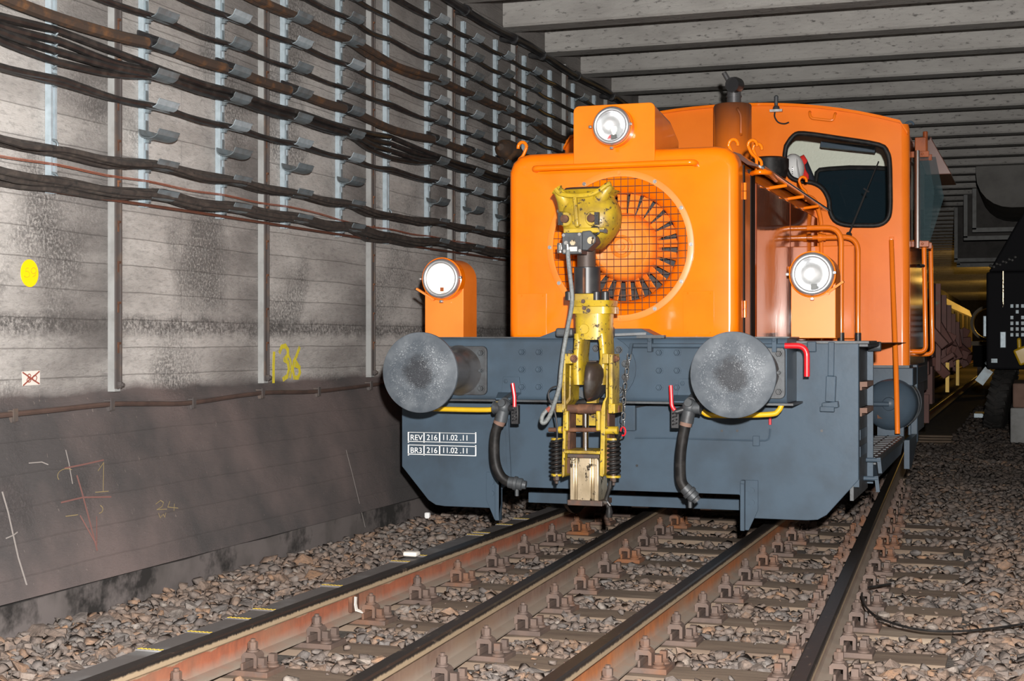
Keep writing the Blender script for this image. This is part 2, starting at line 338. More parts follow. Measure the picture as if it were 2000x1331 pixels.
    def hexbolt(s, c, ax, r, h):                # washer, hexagon head and stub
        ax = Vector(ax).normalized(); c = Vector(c)
        s.lathe([(0, r*1.3), (h*.25, r*1.3)], c, ax, 12); s.lathe([(h*.25, r), (h*.85, r), (h, r*.85)], c, ax, 6)
        return s.lathe([(h, r*.55), (h*1.4, r*.5)], c, ax, 8)
    def build(s, name, m, parent=None, smooth=35, bevel=0.0, seg=2, fix=True):
        V = np.array(s.v, dtype=float); lo, hi = V.min(0), V.max(0); c = (lo+hi)/2
        me = bpy.data.meshes.new(name); me.from_pydata((V-c).tolist(), [], s.f)
        if fix:
            bm = bmesh.new(); bm.from_mesh(me); bmesh.ops.recalc_face_normals(bm, faces=bm.faces); bm.to_mesh(me); bm.free()
        me.materials.append(MT[m] if isinstance(m, str) else m)
        if smooth: me.shade_smooth(); me.set_sharp_from_angle(angle=math.radians(smooth))
        o = bpy.data.objects.new(name, me); link(o, Vector(c), parent)
        if bevel:
            bv = o.modifiers.new('bevel', 'BEVEL'); bv.width = bevel; bv.segments = seg; bv.limit_method = 'ANGLE'; bv.angle_limit = math.radians(40); bv.harden_normals = False
        return o
def link(o, loc, parent=None):
    COL.objects.link(o); WL[o.name] = Vector(loc)
    if parent: o.parent = parent; o.location = Vector(loc)-WL[parent.name]
    else: o.location = loc
    return o
def tag(o, label=None, cat=None, group=None, kind=None):
    if label: o['label'] = label
    if cat: o['category'] = cat
    if group: o['group'] = group
    if kind: o['kind'] = kind
    return o
def thing(name, loc, label, cat, group=None, parent=None):
    o = bpy.data.objects.new(name, None); o.empty_display_size = .1; link(o, Vector(loc), parent)
    return tag(o, label, cat, group)
def copy_tree(o, delta, parent=None):
    c = o.copy(); COL.objects.link(c)
    if parent: c.parent = parent
    else: c.location = o.location+Vector(delta)
    WL[c.name] = WL[o.name]+Vector(delta)
    for ch in o.children: copy_tree(ch, delta, c)
    return c
ORD = 'first second third fourth fifth sixth seventh eighth ninth tenth eleventh twelfth thirteenth fourteenth fifteenth sixteenth seventeenth eighteenth nineteenth twentieth'.split()
# ================================================================== THE SETTING
YE = 112.0; XW = -4.5; ZB = 4.035
def plinth_x(z):                                # face of the left wall at height z
    if z > .90: return XW
    if z > .86: return XW+.02*(.90-z)/.04
    if z > .03: return -4.48+.28*(.86-z)/.83
    return -4.222
m = MB(); prof = [(-5.1,5.2),(XW,5.2),(XW,.90),(-4.48,.86),(-4.2,.03),(-4.26,.02),(-5.1,.02)]
m.prism([(x, -2, z) for x, z in prof], (0, YE+2, 0))
wall = tag(m.build('wall_left', 'wall', smooth=0), 'sooty board-marked concrete wall carrying the cable brackets', 'wall', kind='structure')
m = MB(); N = 90; ys = [-2+i*(40/N) for i in range(N+1)]+[YE]
top = [(-4.222, y, .026-random.uniform(0, .012)) for y in ys]
bot = [(-4.235, y, -.6) for y in ys]; bt = [(-4.8, y, .0) for y in ys]
k = len(ys); m.add(top+bot+bt, [(i, i+1, k+i+1, k+i) for i in range(k-1)]+[(i, 2*k+i, 2*k+i+1, i+1) for i in range(k-1)])
m.build('footing', 'footing', wall, smooth=0)
RIBY = [6.59-1.593*2+1.593*j for j in range(20)]
for j, y in enumerate(RIBY):
    if j == 0:
        m = MB(); m.box((XW-.02, y, .915), (XW+.042, y+.05, ZB-.02)); rib = m.build('rib', 'rib', wall, 0)
        m = MB(); m.box((XW+.042, y-.003, .93), (XW+.052, y+.008, ZB-.03)); m.box((XW+.042, y+.042, .93), (XW+.052, y+.053, ZB-.03)); m.box((XW+.040, y+.006, .93), (XW+.044, y+.044, ZB-.03))
        ch = m.build('channel', 'channel', rib, 0)
        m = MB(); q = MB()
        for i in range(14):
            z = 1.16+i*.21; m.box((XW+.043, y+.016, z), (XW+.058, y+.034, z+.012)); m.box((XW+.043, y+.021, z-.045), (XW+.050, y+.029, z))
        m.build('anchor_stubs', 'rust', rib, 0)
        m = MB(); m.hexbolt((XW+.04, y+.025, .95), (1,0,0), .018, .03); m.build('bolt', 'channel', rib)
        rib0 = rib
    else: copy_tree(rib0, (0, y-RIBY[0], 0), wall).location = rib0.location+Vector((0, y-RIBY[0], 0))
# ceiling slab with its concrete beams
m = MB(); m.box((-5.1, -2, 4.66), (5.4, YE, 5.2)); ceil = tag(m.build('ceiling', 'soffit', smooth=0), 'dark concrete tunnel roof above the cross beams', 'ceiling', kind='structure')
beam0 = None; BEAMY = [12.74-1.25*9+1.25*j for j in range(88)]
for j, y in enumerate(BEAMY):
    if not beam0:
        m = MB(); nx = 10; xs = [-4.52+i*(9.72/nx) for i in range(nx+1)]
        loops = [[(x, y, 4.66), (x, y, ZB+.02), (x, y+.02, ZB), (x, y+.25, ZB), (x, y+.27, ZB+.02), (x, y+.27, 4.66)] for x in xs]
        m.loft(loops); beam0 = m.build('beam', 'beam', ceil, 20)
    else:
        c = beam0.copy(); COL.objects.link(c); c.parent = ceil; c.location = beam0.location+Vector((0, y-BEAMY[0], 0))
m = MB(); m.box((5.2, -2, -.6), (5.5, YE, 5.2)); tag(m.build('wall_right', 'wall', smooth=0), 'right tunnel wall beyond the second track', 'wall', kind='structure')
m = MB(); m.box((-5, YE, -.6), (5.4, YE+.3, 5.2)); tag(m.build('wall_back', 'soffit', smooth=0), 'far end wall of the tunnel', 'wall', kind='structure')
def bed(x):
    if x < -3.2: return -.175
    if x < -.35: return -.208
    return -.19
m = MB(); xs = [-4.26,-3.3,-3.15,-.4,-.3,1,5.25]; ys = [-2,20,YE]
m.add([(x, y, bed(x)) for y in ys for x in xs]+[(x, y, -.6) for y in (-2, YE) for x in (-4.26, 5.25)],
      [(r*7+i, r*7+i+1, (r+1)*7+i+1, (r+1)*7+i) for r in range(2) for i in range(6)])
floor = tag(m.build('floor', 'dirt', smooth=0), 'ballast bed of broken stone between wall and tracks', 'ballast', kind='structure')
# ================================================================== RAILS AND SLEEPERS
H = .149
RP = [(0,0),(.026,0),(.0335,-.006),(.0345,-.014),(.0345,-.036),(.031,-.041),(.012,-.050),(.0075,-.062),(.0075,-.118),(.013,-.130),(.060,-.139),(.0625,-.141),(.0625,-.149)]
RP = RP+[(-x, z) for x, z in RP[::-1] if x > 0]
def rail(x0, y0, x1, y1, m_, label):
    ys = [y0+(y1-y0)*i/40 for i in range(41)]
    m = MB(); m.loft([[(x0+(x1-x0)*(y-y0)/(y1-y0)+x, y, z) for x, z in RP] for y in ys])
    return tag(m.build('rail', m_, smooth=30), label, 'rail', 'steel running rails')
RX = [lambda y: -3.075, lambda y: -2.225-.0345-.0505*(y-5.795), lambda y: -1.570, lambda y: -.7216-.0345-.0455*(y-5.393)]
r1 = rail(RX[0](0), 2, RX[0](0), YE-1, 'rail_red', 'red-rusted rail nearest the wall, next to the flat grey strip')
r2 = rail(RX[1](2), 2, RX[1](18.4), 18.4, 'rail_brown', 'brown rail second from the wall, between two red-rusted rails')
r3 = rail(RX[2](0), 2, RX[2](0), YE-1, 'rail_orange', 'orange-rusted rail third from the wall, running under the right buffer')
r4 = rail(RX[3](2), 2, RX[3](17.5), 17.5, 'rail_brown', 'rightmost rail with broad greasy black top and dusty foot')
p = atx(698, 1186, -3.04)
m = MB(); m.box((-3.068, p.y-.045, -.125), (-3.048, p.y+.04, -.046)); m.build('weld_collar', 'rust', r1, bevel=.004)
m = MB(); m.prism([(-3.046, p.y-.02, -.05), (-3.046, p.y+.002, -.055), (-3.046, p.y-.002, -.085), (-3.046, p.y+.012, -.118), (-3.046, p.y-.012, -.122), (-3.046, p.y-.024, -.09)], (.004,0,0)); m.prism([(-3.045, p.y-.012, -.120), (-3.045, p.y+.014, -.117), (-3.02, p.y+.03, -.1335), (-3.018, p.y+.012, -.134)], (.001,0,.003)); m.build('paint_mark', 'paper', r1, smooth=0)
SY = [5.40+.58*n for n in range(-3, 30)]
def sleeper_mesh(x0, x1):
    m = MB(); nx = 16; loops = []; R = random.Random(int(x1*1000) & 255)
    for i in range(nx+1):
        x = x0+(x1-x0)*i/nx; a = R.uniform(-.006, .006); b = R.uniform(-.006, .003); c = R.uniform(-.006, .006)
        loops.append([(x,-.125+a,-.34),(x,-.125+a,-.197+b),(x,-.112+a,-.181+b),(x,-.03,-.179+b*.3),(x,.04,-.179+b*.4),(x,.112+c,-.181+b),(x,.125+c,-.2+b),(x,.125+c,-.34)])
    return m.loft(loops)
def plate_kit(parent, x, y):                    # ribbed base plate with clips, clip bolts and sleeper screws
    m = MB(); m.box((x-.19, y-.08, -.182), (x+.19, y+.08, -.158)); m.box((x+.068, y-.08, -.158), (x+.080, y+.08, -.128)); m.box((x-.080, y-.08, -.158), (x-.068, y+.08, -.128))
    pl = m.build('baseplate', 'fast', parent, 0, bevel=.004)
    for s in (-1, 1):
        m = MB(); cx = x+s*.082
        m.prism([(cx-.032, y-.03, z_) if False else (cx+dx, y-.032, zz) for dx, zz in ((-.034,-.156),(-.034,-.106),(-.022,-.094),(.022,-.094),(.034,-.106),(.034,-.156),(.020,-.156),(.020,-.116),(-.018,-.116),(-.018,-.134))], (0,.064,0))
        m.build('clip', 'fast', pl, 0)
        m = MB(); m.lathe([(0,.026),(.007,.026)], (cx,y,-.094), (0,0,1), 12); m.lathe([(.007,.019),(.014,.019)], (cx,y,-.094), (0,0,1), 12)
        m.lathe([(.014,.021),(.038,.021),(.041,.018)], (cx,y,-.094), (0,0,1), 6); m.cyl((cx,y,-.053), (cx,y,-.042), .011, n=8); m.build('bolt', 'fast', pl)
        for t in (-1, 1):
            sx, sy = x+s*.150, y+t*.043; m = MB()
            m.lathe([(0,.028),(.006,.028),(.010,.02),(.016,.024),(.022,.018)], (sx,sy,-.158), (0,0,1), 12)
            m.add(*(lambda b: (b.v, b.f))(MB().prism([(sx-.014,sy-.014,-.136),(sx+.014,sy-.014,-.136),(sx+.014,sy+.014,-.136),(sx-.014,sy+.014,-.136)], (0,0,.030))))
            m.build('screw', 'fast', pl)
    return pl
kit0 = None; sl0 = []
for n, y in enumerate(SY):
    right = -.22-.07*((n*7) % 4)/3-.014*max(n-3, 0); right = max(right, -.62)
    m = sleeper_mesh(-3.92+random.uniform(-.05, .05), right+random.uniform(-.03, .03))
    m.v = [(a, b+y, c) for a, b, c in m.v]
    vis = n-2
    lab = ('weathered wooden sleeper under four rails, %s up from the bottom edge' % ORD[vis-1]) if 1 <= vis <= 16 else ('wooden sleeper out of sight below the frame' if vis < 1 else 'wooden sleeper in the shade under and behind the locomotive')
    sl = tag(m.build('sleeper', 'wood', smooth=45), lab, 'sleeper', 'sleepers under the four rails')
    if n < 18:
        for q, rx in enumerate(RX):
            x = rx(y)
            if q == 3 and abs(x-RX[2](y)) < .42: continue
            if not kit0: kit0 = plate_kit(sl, x, y); k0 = (x, y)
            else:
                c = copy_tree(kit0, (x-k0[0], y-k0[1], 0), sl); c.location = Vector(WL[c.name])-WL[sl.name]
# flat strip with yellow clamps beside the first rail
CLY = [4.93, 5.29, 5.61, 5.83, 6.51, 7.34, 7.58, 8.49, 8.60, 9.03, 9.36, 10.1, 10.9, 11.7, 12.5]
strip = thing('cable_cover_strip', (-3.17, 8, -.03), 'flat dark grey strip with yellow clamps lying beside the red rail', 'strip')
yy = [3.0]+CLY+[13.2]
for a, b in zip(yy[:-1], yy[1:]):
    dz = random.uniform(-.003, .003)
    m = MB(); m.box((-3.232, a+.003, -.034+dz), (-3.117, b-.003, -.012+dz)); m.build('plank', 'plank', strip, 0, bevel=.003)
for y in CLY:
    m = MB(); m.box((-3.236, y-.012, -.014), (-3.116, y+.012, -.006)); m.box((-3.119, y-.012, -.035), (-3.112, y+.012, -.006))
    cl = m.build('clamp', 'plank', strip, 0)
    m = MB()
    for i in range(6):
        x = -3.230+i*.0185; m.prism([(x, y-.006, -.006), (x+.008, y-.006, -.006), (x+.014, y+.010, -.006), (x+.006, y+.010, -.006)], (0,0,.0015))
    m.build('yellow_marking', 'yellow_mark', cl, 0)
m = MB()
for y in [3.2+.8*i for i in range(13)]: m.box((-3.20, y-.02, -.20), (-3.15, y+.02, -.032))
m.build('support', 'rust', strip, 0)
# ================================================================== BALLAST STONES
protos = []
for k in range(14):
    bm = bmesh.new(); R = random.Random(100+k)
    e = (1, R.uniform(.65, .95), R.uniform(.38, .62))
    for i in range(11):
        d = Vector((R.gauss(0,1), R.gauss(0,1), R.gauss(0,1))).normalized()*R.uniform(.72, 1.12)
        bm.verts.new((d.x*e[0], d.y*e[1], d.z*e[2]))
    r = bmesh.ops.convex_hull(bm, input=bm.verts); bmesh.ops.delete(bm, geom=[g for g in r['geom_interior'] if isinstance(g, bmesh.types.BMVert)], context='VERTS')
    bmesh.ops.triangulate(bm, faces=bm.faces); bm.verts.index_update()
    protos.append((np.array([v.co[:] for v in bm.verts]), np.array([[v.index for v in f.verts] for f in bm.faces]), bm.copy())); bm.free()
spots = []
def scatter(x0, x1, y0, y1, step, r0, r1, zf, layers=1):
    for L in range(layers):
        y = y0
        while y < y1:
            x = x0
            while x < x1:
                px, py = x+random.uniform(-.5, .5)*step, y+random.uniform(-.5, .5)*step
                r = random.uniform(r0, r1)*(1 if random.random() < .85 else 1.35)
                ok = px > -4.205+r*.6
                for rx in RX:
                    if abs(px-rx(py)) < .068+r*.7: ok = False
                if -3.24-r*.6 < px < -3.10: ok = False
                if -3.95 < px < -.28-.012*max(py-6, 0)+.0:
                    d = abs((py-5.40+.29) % .58-.29)
                    onsl = d < .125+r*.5 and not (py > 11.5 and random.random() < .8)
                    if onsl and px > -3.28:
                        d2 = min(abs(px-rx(py)) for rx in RX)
                        if d2 < .24 or random.random() > .035: ok = False
                        else: spots.append((px, py, -.178+r*.35, r*.75)); ok = False
                if ok: spots.append((px, py, zf(px)+r*.12+random.uniform(-.22, .25)*r+L*.014, r))
                x += step
            y += step
zl = lambda x: -.165+.03*max(0, min(1, (-3.6-x)/.5)); zc = lambda x: -.204; zr = lambda x: -.182
scatter(-4.2,-3.24,4.2,10,.058,.027,.050,zl,2); scatter(-4.2,-3.24,10,16,.07,.03,.048,zl)
scatter(-3.1,-.2,4.1,9.2,.056,.025,.046,zc,2); scatter(-3.1,-.2,9.2,11.5,.065,.028,.045,zc); scatter(-1.8,-.2,11.5,20,.075,.03,.05,lambda x: -.172)
scatter(-.2,.5,4.1,10,.058,.025,.050,zr,2); scatter(-.6,.8,10,17,.062,.026,.046,zr); scatter(.5,1.6,5,12,.08,.03,.05,zr); scatter(-.9,1.2,17,32,.11,.04,.07,zr)
scatter(-4.2,-3.24,4.2,9,.045,.012,.021,lambda x: zl(x)+.012); scatter(-3.1,-.2,4.1,8.5,.045,.011,.019,lambda x: -.195); scatter(-.2,.3,4.1,9,.045,.011,.020,lambda x: zr(x)+.012)
def px_size(s):
    x, y, z, r = s; D = -x*ST+y*CT; u = 1000+F*(x*CT+y*ST)/D; v = 665.5-F*(z-CAMZ)/D
    return r/D if (0 < u < 2000 and 0 < v < 1331) else 0
spots.sort(key=px_size, reverse=True)
singles, rest = spots[:300], spots[300:]
smesh = []
for k, (V, T, bm) in enumerate(protos):
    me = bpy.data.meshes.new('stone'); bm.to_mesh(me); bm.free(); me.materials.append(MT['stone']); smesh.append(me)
for i, (x, y, z, r) in enumerate(singles):
    o = bpy.data.objects.new('stone', smesh[i % 14]); COL.objects.link(o); o.parent = floor
    o.location = Vector((x, y, z))-WL[floor.name]; o.scale = (r, r, r); o.rotation_euler = (random.uniform(-.5,.5), random.uniform(-.5,.5), random.uniform(0, 6.28))
VV, TT, off = [], [], 0
for i, (x, y, z, r) in enumerate(rest):
    V, T, _ = protos[i % 14]
    a, b, c = random.uniform(-.42,.42), random.uniform(-.42,.42), random.uniform(0, 6.28)
    R = np.array(Euler((a, b, c)).to_matrix()); VV.append((V@R.T)*r+np.array((x, y, z))); TT.append(T+off); off += len(V)
VV = np.concatenate(VV); TT = np.concatenate(TT); wl = np.array(WL[floor.name])
me = bpy.data.meshes.new('ballast'); me.vertices.add(len(VV)); me.vertices.foreach_set('co', (VV-wl).astype(np.float32).ravel())
me.loops.add(TT.size); me.loops.foreach_set('vertex_index', TT.astype(np.int32).ravel())
me.polygons.add(len(TT)); me.polygons.foreach_set('loop_start', np.arange(0, TT.size, 3, dtype=np.int32)); me.update(calc_edges=True); me.validate()
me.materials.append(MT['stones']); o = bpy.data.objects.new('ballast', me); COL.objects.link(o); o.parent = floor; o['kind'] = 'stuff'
o['label'] = 'loose broken ballast stones'
# ================================================================== CABLE BRACKETS AND CABLES ON THE WALL
BY = [6.09+.80*i for i in range(-1, 19)]; ZR = [1.965+.1605*k for k in range(12)]; XS = -4.395
def saddle_mesh(y, z, lip=True):
    m = MB(); prof = []
    for i in range(9):
        a = math.pi*(1.0+i/8); prof.append((XS+.060*math.cos(a), z+.034*math.sin(a)))
    prof = [(XS-.062, z+.016)]+prof+[(XS+.070, z+.014)]
    inner = [(XS+(x-XS)*.95, zz+.003) for x, zz in prof[::-1]]
    m.prism([(x, y-.085, zz) for x, zz in prof+inner], (0, .20, 0))
    return m
def make_bracket(y, trays):
    m = MB(); x = XW+.002
    m.box((x, y-.024, 1.896), (x+.006, y+.024, 3.868)); m.box((x, y-.024, 1.896), (x+.034, y-.018, 3.868)); m.box((x, y+.018, 1.896), (x+.034, y+.024, 3.868))
    m.box((x+.030, y-.024, 1.896), (x+.034, y-.009, 3.868)); m.box((x+.030, y+.009, 1.896), (x+.034, y+.024, 3.868))
    b = m.build('cable_bracket', 'galv', smooth=0)
    if trays:
        for k, z in enumerate(ZR):
            s = saddle_mesh(y, z).build('cable_saddle', 'galv_dull' if (k*5+int(y*7)) % 4 else 'galv', b, 25)
            m = MB(); m.box((XW+.03, y-.010, z-.045), (XS-.045, y+.010, z-.032)); m.box((XW+.034, y-.012, z-.045), (XW+.042, y+.012, z+.075)); m.box((XW+.042, y-.006, z-.032), (XS-.03, y+.006, z-.02)); m.build('arm', 'galv_dull', s, 0)
    else:
        for k, z in enumerate(ZR):
            offs = (-.075,-.025,.025,.075) if k == 4 else (0.,)
            if k in (2, 5, 8): continue
            for d in offs:
                m = MB(); m.tube([(XW+.036+.028*math.sin(t)*1.0+.004, y-.014, z+d+.026*math.cos(t)) for t in [i*math.pi/8 for i in range(9)]], .006, 6); m.box((XW+.034, y-.022, z+d-.034), (XW+.04, y+.022, z+d-.024)); m.box((XW+.034, y-.022, z+d+.024), (XW+.04, y+.022, z+d+.034))
                m.build('cable_clamp', 'galv_dull', b)
    return b
br_t = br_c = None; nb = 0
for i, y in enumerate(BY):
    clampb = (i-1) % 5 == 0
    src = br_c if clampb else br_t
    if src is None:
        o = make_bracket(y, not clampb)
        if clampb: br_c, yc0 = o, y
        else: br_t, yt0 = o, y
    else: o = copy_tree(src, (0, y-(yc0 if clampb else yt0), 0))
    nb = i
    where = ('%s from the left edge of the photo' % ORD[i-1]) if 1 <= i <= 14 else ('just left of the frame' if i < 1 else 'far along the wall behind the locomotive')
    tag(o, ('galvanised upright holding clamped cables, ' if clampb else 'galvanised upright with curved cable saddles, ')+where, 'cable bracket', 'cable brackets along the wall')
ROWS = {0: (7,.016,'cable_dusty'), 1: (6,.015,'cable_dusty'), 3: (2,.016,'cable'), 4: (4,.019,'cable'), 5: (1,.031,'cable_rust'), 6: (2,.013,'cable'),
        7: (1,.018,'cable'), 8: (2,.024,'cable_rust'), 9: (1,.018,'cable'), 10: (1,.017,'cable'), 11: (2,.014,'cable')}
ROWN = {0: 'lowest', 1: 'second lowest', 3: 'fourth', 4: 'fifth', 5: 'sixth', 6: 'seventh', 7: 'eighth', 8: 'ninth', 9: 'tenth', 10: 'eleventh', 11: 'topmost'}
LAB = {0: 'brown dusty cable in the broad bundle of the lowest tray row', 1: 'brown dusty cable in the bundle one tray row above the lowest bundle',
       3: 'thin black cable of the pair just above the empty cable saddles', 4: 'thick black cable of the foursome that fans out at the clamps', 5: 'single thick tarry rust-spotted cable with black half sleeves, middle of the wall',
       6: 'thin slack black cable just above the thick tarry cable', 7: 'single black cable running two rows above the thick tarry cable', 8: 'rust-brown cable of the thick pair sagging below the top rows',
       9: 'single black cable directly above the thick rust-brown pair', 10: 'single black cable second from the top of the wall trays', 11: 'thin black cable of the pair in the topmost tray row'}
for k, (n, r, mt) in ROWS.items():
    for j in range(n):
        R = random.Random(k*17+j); z0 = ZR[k]-.036+r
        per = 4 if n > 4 else (2 if n == 4 else max(n, 1)); lay, col = divmod(j, per)
        ox = (col-(per-1)/2)*r*(1.75 if n > 1 else 0)+(r*.9 if lay else 0); oz = lay*r*1.6+abs(ox)*.25
        sag = R.uniform(.004, .016)*(1.6 if n > 4 else 1); anc = []
        for i, y in enumerate(BY):
            cl = (i-1) % 5 == 0
            if cl and n > 4 and j > 0: anc.append([Vector((XS+ox-.03, y, z0+oz-.012-.01*lay))])
            elif cl and k not in (5, 8):
                if k == 4: px, pz = XW+.064, ZR[k]+(-.075+.05*j)
                else: px, pz = XW+.05+r+(j % 2)*r*1.2, ZR[k]+(j-(n-1)/2)*r*.9-.01
                anc.append([Vector((px, y-.06, pz)), Vector((px, y+.06, pz))])
            elif cl: anc.append([Vector((XS+ox-.02, y, z0+oz-sag*(1.6 if k == 8 else 1.0)-.02))])
            else: anc.append([Vector((XS+ox+R.uniform(-.004, .004), y+.02, z0+oz))])
        pts = []
        for i, A in enumerate(anc):
            pts += A
            if i < len(anc)-1:
                near = (i-1) % 5 == 0 or i % 5 == 0; e = (A[-1]+anc[i+1][0])*.5
                e += Vector((R.uniform(-.004, .004)+(ox*.5 if near else 0), 0, -sag*R.uniform(.5, 1.1)*(1.0 if not near else 1.3))); pts.append(e)
        m = MB(); m.tube(smooth_path(pts, 3), r, 8)
        c = tag(m.build('cable', mt), LAB[k], 'cable', '%s row of wall cables' % ROWN[k])
    if k == 5:
        for i, y in enumerate(BY[1:]):
            if i % 5 == 0: continue
            m = MB(); m.tube([(XS, y-.10, ZR[k]-.004), (XS, y+.14, ZR[k]-.004)], .0335, 12)
            tag(m.build('cable_sleeve', 'black', c), None)
            m = MB(); m.bar((XS-.035, y-.13, ZR[k]+.035), (XS-.035, y+.12, ZR[k]+.035), .012, .035); m.build('sleeve_fin', 'black', c, 0)
for j in range(2):
    m = MB(); pts = []
    for i, y in enumerate(BY):
        pts += [Vector((XW+.052+j*.005, y, ZR[0]+.066+j*.006-(.03 if i > 4 else 0))), Vector((XW+.060+j*.006, y+.4, ZR[0]+.056+j*.006-(.03 if i > 4 else 0)))]
    m.tube(smooth_path(pts, 3), .0020, 6); tag(m.build('signal_wire', 'wire_orange'), 'thin orange wire strung above the lowest cable bundle', 'wire', 'orange wires on the wall')
m = MB(); m.tube(smooth_path([Vector((XW+.05, y, 1.906+random.uniform(-.003, .003))) for y in BY], 2), .0085, 8)
tag(m.build('conduit', 'pipe_rust'), 'thin red-brown conduit below all the cable bundles', 'conduit')
pts = [atx(u, v, -4.455) for u, v in ((-60,818),(0,812),(100,802),(215,790),(300,789),(375,787),(510,768),(620,765),(745,750),(880,737),(1000,730))]
lc = thing('wall_conduit', (pts[3].x, pts[3].y, .86), 'brown conduit running along the ledge above the plinth', 'conduit')
m = MB(); m.tube(smooth_path(pts, 4), .0135, 8); m.build('pipe', 'conduit', lc)
for u, v in ((25,811),(215,790),(375,787),(510,768),(620,765),(722,753)):
    p = atx(u, v, -4.455); m = MB(); m.box((XW-.01, p.y-.012, p.z-.035), (p.x+.006, p.y+.012, p.z-.01)); m.box((p.x+.012, p.y-.016, p.z-.03), (p.x+.018, p.y+.016, p.z+.03)); m.box((XW-.01, p.y-.008, p.z+.014), (p.x+.016, p.y+.008, p.z+.022)); m.build('pipe_clip', 'channel', lc, 0)
a, b = atx(865, -8, -4.36), atx(1205, 196, -4.36)
tp = thing('roof_cable', (-4.36, a.y, a.z), 'thick black cable on cone hangers under the beam ends', 'cable')
m = MB(); zt = (a.z+b.z)/2; m.tube(smooth_path([Vector((-4.36, 4+i*1.3, zt+(.02 if i % 2 else -.01))) for i in range(18)], 3), .036, 10); m.build('cable_run', 'black', tp)
for u, v in ((910,32),(1005,33),(1060,108),(1128,157),(1195,196)):
    p = atx(u, v, -4.36); m = MB(); m.lathe([(0,.05),(.10,.03),(.14,.02)], (-4.37, p.y, zt+.01), (-1,0,0), 12); m.lathe([(0,.046),(.05,.046)], (-4.36, p.y-.025, zt), (0,1,0), 12); m.build('cone_hanger', 'black', tp)
sl = thing('cable_joint', atx(978, 290, -4.38), 'lumpy dark cable splice on the wall beside the hood corner', 'cable joint')
p = atx(985, 290, -4.36); m = MB(); m.lathe([(0,.03),(.06,.075),(.10,.085),(.12,.07),(.16,.095),(.24,.10),(.32,.095),(.34,.07),(.40,.08),(.46,.03)], (p.x, p.y-.1, p.z), (0,1,-.05), 14); m.build('splice_body', 'cable_rust', sl)
# ------------------------------------------------------------------ marks on the wall
def wall_pt(u, v, off=.004):
    X = XW
    for _ in range(12): p = atx(u, v, X); X = plinth_x(p.z)
    p = atx(u, v, X); p.x += off; return p
def stroke(m, pts, w):
    pts = [wall_pt(u, v) for u, v in pts]
    for k, (a, b) in enumerate(zip(pts[:-1], pts[1:])):
        a = a+Vector((len(m.v)*2e-5, 0, 0)); b = b+Vector((len(m.v)*2e-5, 0, 0)); d = (b-a); L = d.length; d.normalize(); e = Vector((1,0,0)).cross(d).normalized()*w/2
        a2, b2 = a-d*w*.3, b+d*w*.3
        m.prism([a2-e, a2+e, b2+e, b2-e], (.0012,0,0))
def arc(cx, cy, rx, ry, a0, a1, n=10): return [(cx+rx*math.cos(math.radians(a0+(a1-a0)*i/n)), cy+ry*math.sin(math.radians(a0+(a1-a0)*i/n))) for i in range(n+1)]
p = wall_pt(57, 534); m = MB(); m.lathe([(0,.066),(.0025,.066)], p-Vector((.003,0,0)), (1,0,0), 40)
st = tag(m.build('number_sticker', 'yellow_sticker', smooth=0), 'round yellow sticker reading 59 on the concrete wall', 'sticker')
m = MB(); stroke(m, [(54,524),(49,524),(48,531)]+arc(50,536,6,6,-90,150), .0025); stroke(m, arc(63,529,5,6,0,360)+[(68,529),(66,538),(61,541)], .0025); m.build('sticker_number', 'ink2', st, 0)
m = MB(); a, b, c, d = wall_pt(41,726), wall_pt(76,724), wall_pt(76,752), wall_pt(42,754); m.prism([a,b,c,d], (.002,0,0))
pn = tag(m.build('paper_notice', 'paper', smooth=0), 'small pale paper with crossed-out number in red-brown ink', 'notice')
m = MB(); stroke(m, [(42,728),(52,735),(60,741),(74,750)], .007); stroke(m, [(74,726),(64,735),(55,742),(43,753)], .007); stroke(m, arc(54,735,3,4,0,360,8), .004); stroke(m, arc(53,743,4,4,0,360,8), .004); stroke(m, arc(64,739,4,6,0,360,8), .004)
for i in range(len(m.v)): m.v[i] = (m.v[i][0]+.003, m.v[i][1], m.v[i][2])
m.build('ink_number', 'ink', pn, 0)
sn = MB(); stroke(sn, [(534,690),(533,715),(533,746)], .03); m = MB(); stroke(m, [(545,688),(549,678),(556,676),(561,684),(561,694),(554,703),(561,708),(563,722),(560,735),(552,741)], .03); stroke(m, [(560,690),(566,705),(568,722),(565,738)], .018); stroke(m, [(583,680),(578,694),(572,707),(570,722),(573,738),(580,738),(584,728),(582,717),(575,714)], .028); stroke(m, [(575,705),(584,718)], .02)
spn = tag(m.build('sprayed_number', 'spray', smooth=0), 'yellow sprayed number beside the second rib on the wall', 'graffiti'); sn.build('sprayed_digit', 'spray', spn, smooth=0)
m = MB(); stroke(m, [(303,985),(312,978),(318,982),(315,990),(305,996),(324,995)], .004); stroke(m, [(330,980),(326,991),(346,993)], .004); stroke(m, [(339,985),(338,998)], .004); stroke(m, [(308,1003),(311,1012),(317,1005),(320,1011),(322,1002)], .003); tag(m.build('chalk_number', 'chalk_y', smooth=0), 'yellow chalk 24 on the brown plinth', 'chalk mark')
m = MB(); stroke(m, [(190,920),(201,904),(200,960)], .004); stroke(m, [(185,962),(210,960)], .004); stroke(m, [(127,1009),(150,1006)], .004); stroke(m, arc(190,995,9,8,-60,80), .004); stroke(m, arc(128,930,18,14,150,300), .003); tag(m.build('chalk_number', 'chalk_y', smooth=0), 'yellow chalk digit one above the red arrow on the plinth', 'chalk mark')
